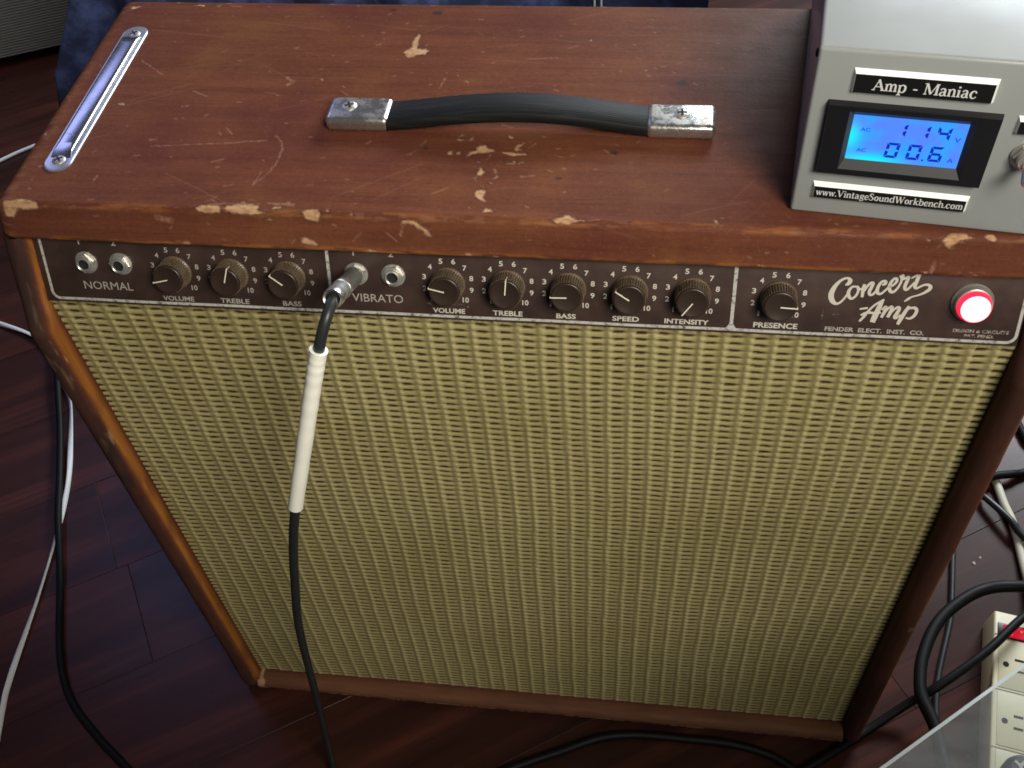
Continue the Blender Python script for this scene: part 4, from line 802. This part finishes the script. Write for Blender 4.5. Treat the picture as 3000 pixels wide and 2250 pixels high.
CP = [tuple(MJ @ Vector((0, 0, 0.036))), tuple(MJ @ Vector((0, 0, 0.0475))), (-0.0930, -0.0352, 0.6600), (-0.0958, -0.0422, 0.6530), (-0.1000, -0.0470, 0.6400), (-0.1060, -0.0500, 0.6200), (-0.1175, -0.0545, 0.5810), (-0.1312, -0.0595, 0.5340), (-0.1450, -0.0640, 0.4860), (-0.1565, -0.0660, 0.4390), (-0.1680, -0.0685, 0.3790), (-0.1770, -0.0705, 0.3270), (-0.1835, -0.0720, 0.2680), (-0.1890, -0.0740, 0.2050), (-0.1960, -0.0755, 0.1350), (-0.2030, -0.0765, 0.0700), (-0.2055, -0.0830, 0.0180), (-0.2000, -0.1050, 0.0042), (-0.1850, -0.1500, 0.0036), (-0.16, -0.22, 0.0036), (-0.10, -0.33, 0.0036)]
part('cord', MB().tube(CP, 0.0035, 14, 8), M['rubber'], cable, True, 60)
SP = catmull(CP, 8); seg_ = [p for p in SP if 0.490 < p.z < 0.6415 and p.y < -0.042]
wob = lambda u: 0.0053 + 0.00010*math.sin(u*75) * math.exp(-((u-.25)/.35)**2) + 0.00007*math.sin(u*31 + 1) + (0.0003 if u < 0.012 else 0)
part('white_sleeve', MB().tube([tuple(p) for p in seg_], wob, 22, 6), M['shrink'], cable, True, 60)

# ================================================================== METER BOX
BA = math.radians(6.5)
meter = thing('voltage_meter_box', 'grey metal meter box with blue lit display standing on the amplifier', 'meter', (0.1692, 0.0489, H + 0.0002)); meter.rotation_euler = (0, 0, -BA)
BW, BD, BH = 0.215, 0.235, 0.1090
def bpart(name, mb, mat, parent=meter, **k): return part(name, mb, mat, parent, local=True, **k)
bpart('enclosure', MB().box((0, 0, 0.0), (BW, BD, BH)), M['grey_paint'], bevel=0.0022, seg=4)
def plate(u0, u1, z0, z1, th=0.0020, name='name_plate'):
    a = 0.0013; tp = 0.0024
    mb = MB().add([(u0, 0.0001, z0), (u1, 0.0001, z0), (u1, 0.0001, z1), (u0, 0.0001, z1), (u0 + a*0.8, -th, z0 + a*0.4), (u1 - a, -th, z0 + a*0.4), (u1 - a, -th, z1 - tp), (u0 + a*0.8, -th, z1 - tp)],
                  [(0,1,5,4), (1,2,6,5), (2,3,7,6), (3,0,4,7), (4,5,6,7), (3,2,1,0)])
    o = bpart(name, mb, M['plate_edge'], smooth=False)
    e = 0.0002
    bpart('plate_face', MB().box((u0 + a*0.8 + e, -th - 0.00025, z0 + a*0.4 + e), (u1 - a - e, -th + 0.0002, z1 - tp - e*0.2)), M['plate_black'], o, smooth=False)
    return o
def plate_text(o, s, u0, u1, zb, cap, y):
    pcs, wd = serif_text(s); k = (u1 - u0) / wd; mb = MB(); i = 0
    for v, f in pcs:
        mb.add([(u0 + a*k, y - i*0.000002, zb + b*cap) for a, b in v], f); i += 1
    bpart('lettering', mb, M['plate_text'], o, smooth=False)
p1 = plate(0.0192, 0.0897, 0.0850, 0.0990); plate_text(p1, 'Amp - Maniac', 0.0296, 0.0806, 0.0880, 0.0066, -0.0024)
p2 = plate(0.0102, 0.0945, 0.0134, 0.0242); plate_text(p2, 'www.VintageSoundWorkbench.com', 0.0126, 0.0922, 0.0161, 0.0046, -0.0024)
p3 = plate(0.1040, 0.1420, 0.0682, 0.0788)
# LCD module
u0, u1, z0, z1 = 0.0095, 0.0970, 0.0326, 0.0788; a0, a1, c0, c1 = 0.0212, 0.0850, 0.0373, 0.0752; s0, s1, q0, q1 = 0.0240, 0.0822, 0.0425, 0.0715
yf = -0.0042
rect = lambda x0, x1, z0, z1, y: [(x0, y, z0), (x1, y, z0), (x1, y, z1), (x0, y, z1)]
vs = rect(u0, u1, z0, z1, 0.0002) + rect(u0 + 0.0008, u1 - 0.0008, z0 + 0.0008, z1 - 0.0008, yf) + rect(a0, a1, c0, c1, yf)
fs = []
for j in (0, 4):
    for k in range(4): q = (k+1) % 4; fs.append((j+k, j+q, j+4+q, j+4+k))
bez = bpart('display_bezel', MB().add(vs, fs), M['bezel'], smooth=False)
vs = rect(a0, a1, c0, c1, yf) + rect(s0, s1, q0, q1, -0.0012); fs = [(k, (k+1) % 4, 4 + (k+1) % 4, 4 + k) for k in range(4)]
bpart('bezel_slope', MB().add(vs, fs), M['bezel_in'], bez, smooth=False)
scr = bpart('display_screen', MB().add(rect(0, s1 - s0, 0, q1 - q0, 0), [(0, 1, 2, 3)]), M['lcd'], bez, smooth=False); scr.location = (s0, -0.0012, q0)
SEG = {'0': 'abcdef', '1': 'bc', '4': 'fgbc', '6': 'acdefg'}
ink = MB()
def digit(chr_, x, z, w, h):
    tk = 0.00160; sl = 0.07; g = 0.0003
    def q(pts): ink.add([(px + (pz - z)*sl, -0.00145, pz) for px, pz in pts], [tuple(range(len(pts)))])
    for sg in SEG[chr_]:
        if sg == 'a': q([(x+g, z+h), (x+w-g, z+h), (x+w-tk, z+h-tk), (x+tk, z+h-tk)][::-1])
        if sg == 'd': q([(x+g, z), (x+w-g, z), (x+w-tk, z+tk), (x+tk, z+tk)])
        if sg == 'g': q([(x+tk*.7, z+h/2-tk/2), (x+w-tk*.7, z+h/2-tk/2), (x+w-tk*.7, z+h/2+tk/2), (x+tk*.7, z+h/2+tk/2)])
        if sg in 'bf':
            xx, dx_ = (x+w, -tk) if sg == 'b' else (x, tk); q([(xx, z+h/2+g), (xx+dx_, z+h/2+g+tk*.4), (xx+dx_, z+h-tk-g), (xx, z+h-g)])
        if sg in 'ce':
            xx, dx_ = (x+w, -tk) if sg == 'c' else (x, tk); q([(xx, z+g), (xx+dx_, z+tk+g), (xx+dx_, z+h/2-g-tk*.4), (xx, z+h/2-g)])
digit('1', 0.0452, 0.0600, 0.0066, 0.0088); digit('1', 0.0567, 0.0600, 0.0066, 0.0088); digit('4', 0.0672, 0.0600, 0.0068, 0.0088)
digit('0', 0.0436, 0.0458, 0.0068, 0.0100); digit('0', 0.0549, 0.0458, 0.0068, 0.0100); digit('6', 0.0662, 0.0458, 0.0068, 0.0100)
ink.add(rect(0.0634, 0.0645, 0.0457, 0.0467, -0.00145), [(0, 1, 2, 3)])
bpart('display_digits', ink, M['lcd_ink'], bez, smooth=False)
for s, xa, xb, zb, cp in (('AC', 0.0288, 0.0338, 0.0615, 0.0023), ('AC', 0.0290, 0.0340, 0.0480, 0.0023), ('V', 0.0768, 0.0802, 0.0596, 0.0030), ('A', 0.0764, 0.0796, 0.0462, 0.0028)):
    sm = MB()
    for v, f in fit_text(s, xa, xb, zb, cp, 0.02): sm.add([(a, -0.0014, b) for a, b in v], f)
    bpart('display_symbol', sm, M['lcd_ink2'], bez, smooth=False)
# toggle switch
MT = Matrix.Translation((0.1150, 0.0, 0.0545)) @ Matrix.Rotation(math.pi/2, 4, 'X')
tg = bpart('toggle_switch', MB().lathe([(0.0085, 0.0), (0.0085, 0.0010), (0.0060, 0.0012), (0.0056, 0.0060), (0.0048, 0.0064), (0.0044, 0.0058)], 40, MT), M['nickel'])
bpart('toggle_nut', MB().lathe([(0.0074, 0.0010), (0.0076, 0.0014), (0.0076, 0.0030), (0.0066, 0.0034), (0.0052, 0.0034), (0.0052, 0.0012)], 6, MT, None, True, False), M['nickel'], tg, smooth=False)
bpart('toggle_lever', MB().lathe([(0.0022, 0.0055), (0.0028, 0.0170), (0.0024, 0.0185), (0.0010, 0.0190)], 20, MT @ Matrix.Rotation(0.3, 4, 'X')), M['nickel'], tg)
MS = Matrix.Translation((0, 0.006, 0.1020)) @ Matrix.Rotation(-math.pi/2, 4, 'Y')
bpart('side_screw', MB().lathe([(0.0024, 0.0), (0.0024, 0.0006), (0.0016, 0.0012)], 20, MS), M['dark_hole'])

# ================================================================== POWER STRIP
al = Vector((-0.183, -0.983, 0)).normalized(); rt = Vector((0.983, -0.183, 0)).normalized()
T0 = Vector((0.4770, 0.1480, 0.0))
MSP = Matrix(((rt.x, -al.x, 0, T0.x), (rt.y, -al.y, 0, T0.y), (0, 0, 1, 0), (0, 0, 0, 1)))     # local x across, -y along towards the viewer
strip = thing('power_strip', 'beige power strip with lit red switch lying on the floor', 'power strip', (T0.x, T0.y, 0.0)); strip.rotation_euler = (0, 0, math.atan2(rt.y, rt.x))
def spart(name, mb, mat, parent=strip, **k): return part(name, mb, mat, parent, local=True, **k)
SWD, SLN, SH = 0.054, 0.33, 0.040
mb = MB().add([(-0.002, 0.002, 0.001), (SWD + 0.002, 0.002, 0.001), (SWD + 0.002, -SLN, 0.001), (-0.002, -SLN, 0.001), (0, 0, SH), (SWD, 0, SH), (SWD, -SLN, SH), (0, -SLN, SH)], [(0,1,2,3), (7,6,5,4), (4,5,1,0), (5,6,2,1), (6,7,3,2), (7,4,0,3)])
spart('housing', mb, M['strip'], bevel=0.0022)
sw = spart('switch_frame', MB().box((0.0035, -0.0315, SH - 0.001), (0.0415, -0.0140, SH + 0.0012)), M['switch_black'], bevel=0.0005)
spart('rocker', MB().add([(0.0085, -0.0295, SH + 0.001), (0.0365, -0.0295, SH + 0.001), (0.0365, -0.0160, SH + 0.001), (0.0085, -0.0160, SH + 0.001), (0.0095, -0.0285, SH + 0.0042), (0.0355, -0.0285, SH + 0.0022), (0.0355, -0.0170, SH + 0.0022), (0.0095, -0.0170, SH + 0.0042)], [(0,1,5,4), (1,2,6,5), (2,3,7,6), (3,0,4,7), (4,5,6,7)]), M['rocker'], sw, smooth=False)
for k in range(4):
    yc = -0.0590 - 0.0625*k
    o = spart('outlet', MB().box((0.005, yc - 0.0290, SH - 0.0005), (SWD - 0.005, yc + 0.0290, SH + 0.0006)), M['strip'], bevel=0.0005)
    spart('ground_hole', MB().lathe([(0.0030, SH + 0.00065), (0.0030, SH + 0.0009)], 20, Matrix.Translation((0.0125, yc - 0.002, 0))), M['dark_hole'], o)
    for dy in (-0.0075, 0.0052): spart('slot', MB().box((0.0210, yc + dy - 0.0012, SH + 0.00062), (0.0300, yc + dy + 0.0012, SH + 0.0009)), M['dark_hole'], o, smooth=False)
    spart('groove', MB().box((0.0010, yc + 0.0305, SH + 0.0001), (SWD - 0.001, yc + 0.0314, SH + 0.0004)), M['strip_line'], smooth=False)
pg = top_single('power_plug', MB().lathe([(0.0165, 0.0), (0.0175, 0.004), (0.0175, 0.020), (0.0160, 0.026), (0.0120, 0.030), (0.0003, 0.031)], 40, Matrix.Translation(MSP @ Vector((0.0235, -0.1830, SH + 0.0010)))), M['plug_grey'], tuple(MSP @ Vector((0.0235, -0.1830, SH + 0.0010))), 'round slate grey plug pushed into the beige power strip', 'plug')
yv_ = [ribbon([(-0.0040, 0.0050, 0.0026), (0.0, 0.0, 0.0030), (0.0, -0.0065, 0.0030)], 3), ribbon([(0.0045, 0.0050, 0.0024), (0.0, 0.0, 0.0030)], 3)]
mb = MB()
for i, (v, f) in enumerate(yv_): mb.add([(a - 0.004, b + 0.003, 0.0312 + 0.0002*i) for a, b in v], f)
yo = part('pale_mark', mb, M['print'], pg, False, local=True)

# ================================================================== CORDS
def cord(name, pts, r, mat, label, flat=None, sub=8):
    c = Vector(pts[len(pts)//2]); return top_single(name, MB().tube(pts, r, 12, sub, flat), mat, (c.x, c.y, 0.0), label, 'cord', 'loose cords on the floor')
z1 = 0.0032
cord('pale_cord', [(-1.05, 0.60, z1), (-0.92, 0.53, z1), (-0.856, 0.515, z1), (-0.792, 0.493, z1), (-0.745, 0.455, z1), (-0.719, 0.416, z1), (-0.690, 0.379, z1), (-0.660, 0.306, z1), (-0.641, 0.254, z1), (-0.629, 0.203, z1), (-0.620, 0.150, z1), (-0.611, 0.081, z1), (-0.602, -0.012, z1), (-0.592, -0.060, z1), (-0.56, -0.18, z1)], 0.003, M['white_cord'], 'pale grey flat cord winding beside the left side of the amplifier', flat=(0.0034, 0.0016, lambda u: 0.9*math.sin(u*19)))
cord('pale_cord', [(-1.25, 0.66, z1), (-1.10, 0.80, z1), (-1.025, 0.885, z1), (-0.985, 0.924, z1), (-0.90, 0.99, z1), (-0.80, 1.02, z1)], 0.003, M['white_cord'], 'short pale cord crossing the dark floor behind the left of the amplifier')
cord('black_cord', [(-0.80, 0.60, 0.0102), (-0.755, 0.50, 0.0100), (-0.722, 0.417, 0.0098), (-0.686, 0.336, 0.0060), (-0.652, 0.255, 0.0078), (-0.626, 0.190, 0.0100), (-0.590, 0.105, 0.0052), (-0.555, 0.020, 0.0046), (-0.522, -0.031, 0.0046), (-0.475, -0.070, 0.0046), (-0.430, -0.100, 0.0046), (-0.33, -0.17, 0.0046)], 0.0044, M['rubber_dull'], 'black cord running down the floor left of the amplifier')
zb = 0.0050
cord('thick_black_cord', [(0.60, 0.10, 0.150), (0.520, 0.099, 0.175), (0.448, 0.086, 0.200), (0.413, 0.080, 0.200), (0.384, 0.061, 0.200), (0.363, 0.037, 0.200), (0.349, 0.007, 0.200), (0.344, -0.016, 0.200), (0.344, -0.032, 0.200), (0.351, -0.054, 0.200), (0.354, -0.074, 0.200), (0.357, -0.095, 0.200), (0.385, -0.150, 0.180), (0.45, -0.22, 0.10), (0.56, -0.26, 0.0050), (0.70, -0.24, 0.0050)], 0.0056, M['rubber_dull'], 'thick black cord looping above the floor right of the amplifier')
cord('black_cord', [(0.62, 0.20, 0.02), (0.560, 0.180, 0.050), (0.500, 0.134, 0.056), (0.4545, 0.0895, 0.0560), (0.404, 0.052, 0.044), (0.380, 0.042, 0.022), (0.340, 0.016, zb), (0.306, -0.009, zb), (0.277, -0.029, zb), (0.22, -0.07, zb), (0.15, -0.13, zb)], 0.0046, M['rubber_dull'], 'black cord crossing over the switch of the beige power strip')
cord('thin_black_cord', [(0.50, 0.42, z1), (0.465, 0.30, z1), (0.455, 0.235, z1), (0.446, 0.178, z1), (0.440, 0.148, z1), (0.419, 0.081, z1), (0.411, 0.033, z1), (0.410, -0.016, z1), (0.42, -0.10, z1)], 0.0033, M['rubber'], 'thin glossy black cord behind the thick loop of cord')
cord('cream_cord', [(0.48, 0.60, zb), (0.505, 0.44, zb), (0.519, 0.341, zb), (0.523, 0.311, zb), (0.529, 0.280, zb), (0.531, 0.231, zb), (0.530, 0.180, 0.012), (0.520, 0.150, 0.02)], 0.0050, M['cream_cord'], 'cream cord lying on the floor behind the power strip')
cord('black_cord', [(0.40, 0.52, zb), (0.45, 0.40, zb), (0.494, 0.326, 0.0062), (0.502, 0.312, 0.0110), (0.522, 0.282, 0.0150), (0.537, 0.258, 0.0120), (0.60, 0.18, zb)], 0.0042, M['rubber'], 'black cord lying across the cream cord')
cord('black_cord', [(0.42, 0.30, z1), (0.47, 0.325, z1), (0.512, 0.343, 0.0120), (0.537, 0.350, 0.0110), (0.565, 0.362, zb), (0.70, 0.42, zb)], 0.0050, M['rubber_dull'], 'short black cord end seen above the cream cord')
cord('black_cord', [(0.52, 0.52, zb), (0.555, 0.45, zb), (0.563, 0.420, zb), (0.572, 0.40, zb), (0.62, 0.36, zb)], 0.0046, M['rubber_dull'], 'black cord at the right edge highest beside the amplifier')
cord('black_cord', [(-0.14, -0.13, zb), (-0.07, -0.085, zb), (-0.022, -0.059, zb), (0.026, -0.037, zb), (0.063, -0.020, zb), (0.092, -0.0135, zb), (0.120, -0.0115, zb), (0.150, -0.0115, zb), (0.197, -0.0120, zb), (0.232, -0.018, zb), (0.256, -0.028, zb), (0.290, -0.055, zb), (0.33, -0.12, zb)], 0.0046, M['rubber_dull'], 'black cord curving along the bottom front edge of the amplifier')

# ================================================================== GLASS TABLE (corner in view)
gz_ = 0.42; A_ = Vector((0.249, -0.180, gz_)); B_ = Vector((0.351, -0.099, gz_)); e1 = (B_ - A_).normalized(); e2 = Vector((e1.y, -e1.x, 0))
c0 = A_ - e1*0.20; c1 = A_ + e1*0.62; c2 = c1 + e2*0.50; c3 = c0 + e2*0.50
table = thing('glass_table', 'clear glass table top edge at the bottom right corner', 'table', (c1.x*.5 + c3.x*.5, c1.y*.5 + c3.y*.5, 0.0))
tk = 0.0055
cc = (c0 + c1 + c2 + c3) / 4; wb = 0.0024
inn = [c0 + e1*wb + e2*wb, c1 - e1*wb + e2*wb, c2 - e1*wb - e2*wb, c3 + e1*wb - e2*wb]
part('glass_top', MB().add([tuple(c) for c in (inn[0], inn[3], inn[2], inn[1])], [(0, 1, 2, 3)]), M['glass'], table, False)
ring = (c0, c1, c2, c3); dn_ = Vector((0, 0, 1))
mb = MB().add([tuple(c) for c in inn] + [tuple(c - dn_*0.0018) for c in ring] + [tuple(c - dn_*tk) for c in ring], [(j_ + k, j_ + (k+1) % 4, j_ + 4 + (k+1) % 4, j_ + 4 + k) for j_ in (0, 4) for k in range(4)])
part('glass_edge', mb, M['glass_edge'], table, False)
cc = (c0 + c1 + c2 + c3) / 4
for c in ring:
    p = c.lerp(cc, 0.10) if (c - c2).length < 0.01 or (c - c1).length < 0.01 else c.lerp(cc, 0.35)
    if (c - c0).length < 0.01: p = c0 + e2*0.40 + e1*0.05
    if (c - c3).length < 0.01: p = c3 - e2*0.03 + e1*0.05
    if (c - c1).length < 0.01: p = c1 + e2*0.05 - e1*0.03
    part('leg', MB().lathe([(0.011, 0.0), (0.011, gz_ - tk - 0.001)], 20, Matrix.Translation((p.x, p.y, 0))), M['table_metal'], table)

# ================================================================== BACKGROUND
nx, nt = 240, 150; ss, ts = np.linspace(0, 1, nx), np.linspace(0, 1, nt)
SS, TT = np.meshgrid(ss, ts, indexing='ij'); ztop = 0.72
Zc = np.where(TT < 0.2, ztop + 0.02*np.sin(TT/0.2*np.pi), ztop - (TT - 0.2)/0.8*(ztop - 0.012)); Yc = np.where(TT < 0.2, 0.62 - TT/0.2*0.18, 0.44)
xl = np.interp(Zc, [0.0, 0.36, 0.440, 0.490, 0.570, 0.75], [-0.36, -0.46, -0.547, -0.532, -0.484, -0.43]); XX = xl + (0.128 - xl)*SS
fold = 0.016*np.sin(XX*26 + 1.5*np.sin(TT*4)) + 0.010*np.sin(XX*71 + TT*6) + 0.014*(fbm(XX*14, TT*5) - 0.5) + 0.006*(fbm(XX*60, TT*40) - 0.5)
Yc = Yc + fold*sstep(TT, 0.1, 0.4)*sstep(SS, 0.0, 0.08); Zc = Zc + 0.008*(fbm(XX*30, TT*12) - 0.5)*sstep(1-TT, 0.0, 0.1); Xc = XX
cl = grid_obj('denim_cloth', np.stack([Xc, Yc, Zc], -1).reshape(-1, 3), (nx, nt), M['denim'], None)
tag(cl, 'dark blue denim cloth hanging behind the amplifier', 'cloth'); md = cl.modifiers.new('thickness', 'SOLIDIFY'); md.thickness = 0.002
stm = MB()
for dx_ in (0.0, 0.006):
    pts = [(0.028 + dx_ + 0.02*(0.62 - zq), 0.4215 - 0.012*math.sin((0.62-zq)*9), zq) for zq in np.linspace(0.66, 0.50, 9)]
    stm.tube(pts, 0.0009, 6, 4)
part('seam_stitching', stm, M['stitch'], cl)

sa = math.radians(25)
spk = thing('speaker_cabinet', 'charcoal cloth fronted speaker cabinet in the dark far left corner', 'speaker', (-1.10, 1.19, 0.0)); spk.rotation_euler = (0, 0, sa)
part('cabinet', MB().box((-0.60, 0.004, 0.012), (0.36, 0.40, 0.62)), M['spk_box'], spk, bevel=0.008, local=True)
part('grille_cloth', MB().box((-0.585, -0.003, 0.016), (0.345, 0.0035, 0.605)), M['spk_cloth'], spk, bevel=0.002, local=True)
for fx in (-0.55, 0.31):
    for fy in (0.05, 0.35): part('foot', MB().lathe([(0.018, 0.0), (0.020, 0.004), (0.016, 0.0125)], 20, Matrix.Translation((fx, fy, 0))), M['rubber_dull'], spk, local=True)
# dust crumbs on the boards by the cords
for (cx, cy, r) in ((0.478, 0.228, 0.0022), (0.486, 0.236, 0.0016)):
    rr = random.Random(int(cx*1e4)); me = MB().lathe([(r*rr.uniform(.7, 1), 0.0), (r, r*0.25), (r*0.5, r*0.5), (0.0001, r*0.55)], 9, None, lambda i, h: 0.75 + 0.5*((i*7) % 5)/5)
    o = top_single('crumb', me.xform(Matrix.Translation((cx, cy, 0.0))), M['crumb'], (cx, cy, 0.0), 'pale crumb on the floor right of the amplifier, ' + ('larger and nearer' if r > 0.002 else 'smaller and farther') + ' of the two', 'crumb', 'crumbs on the floor')
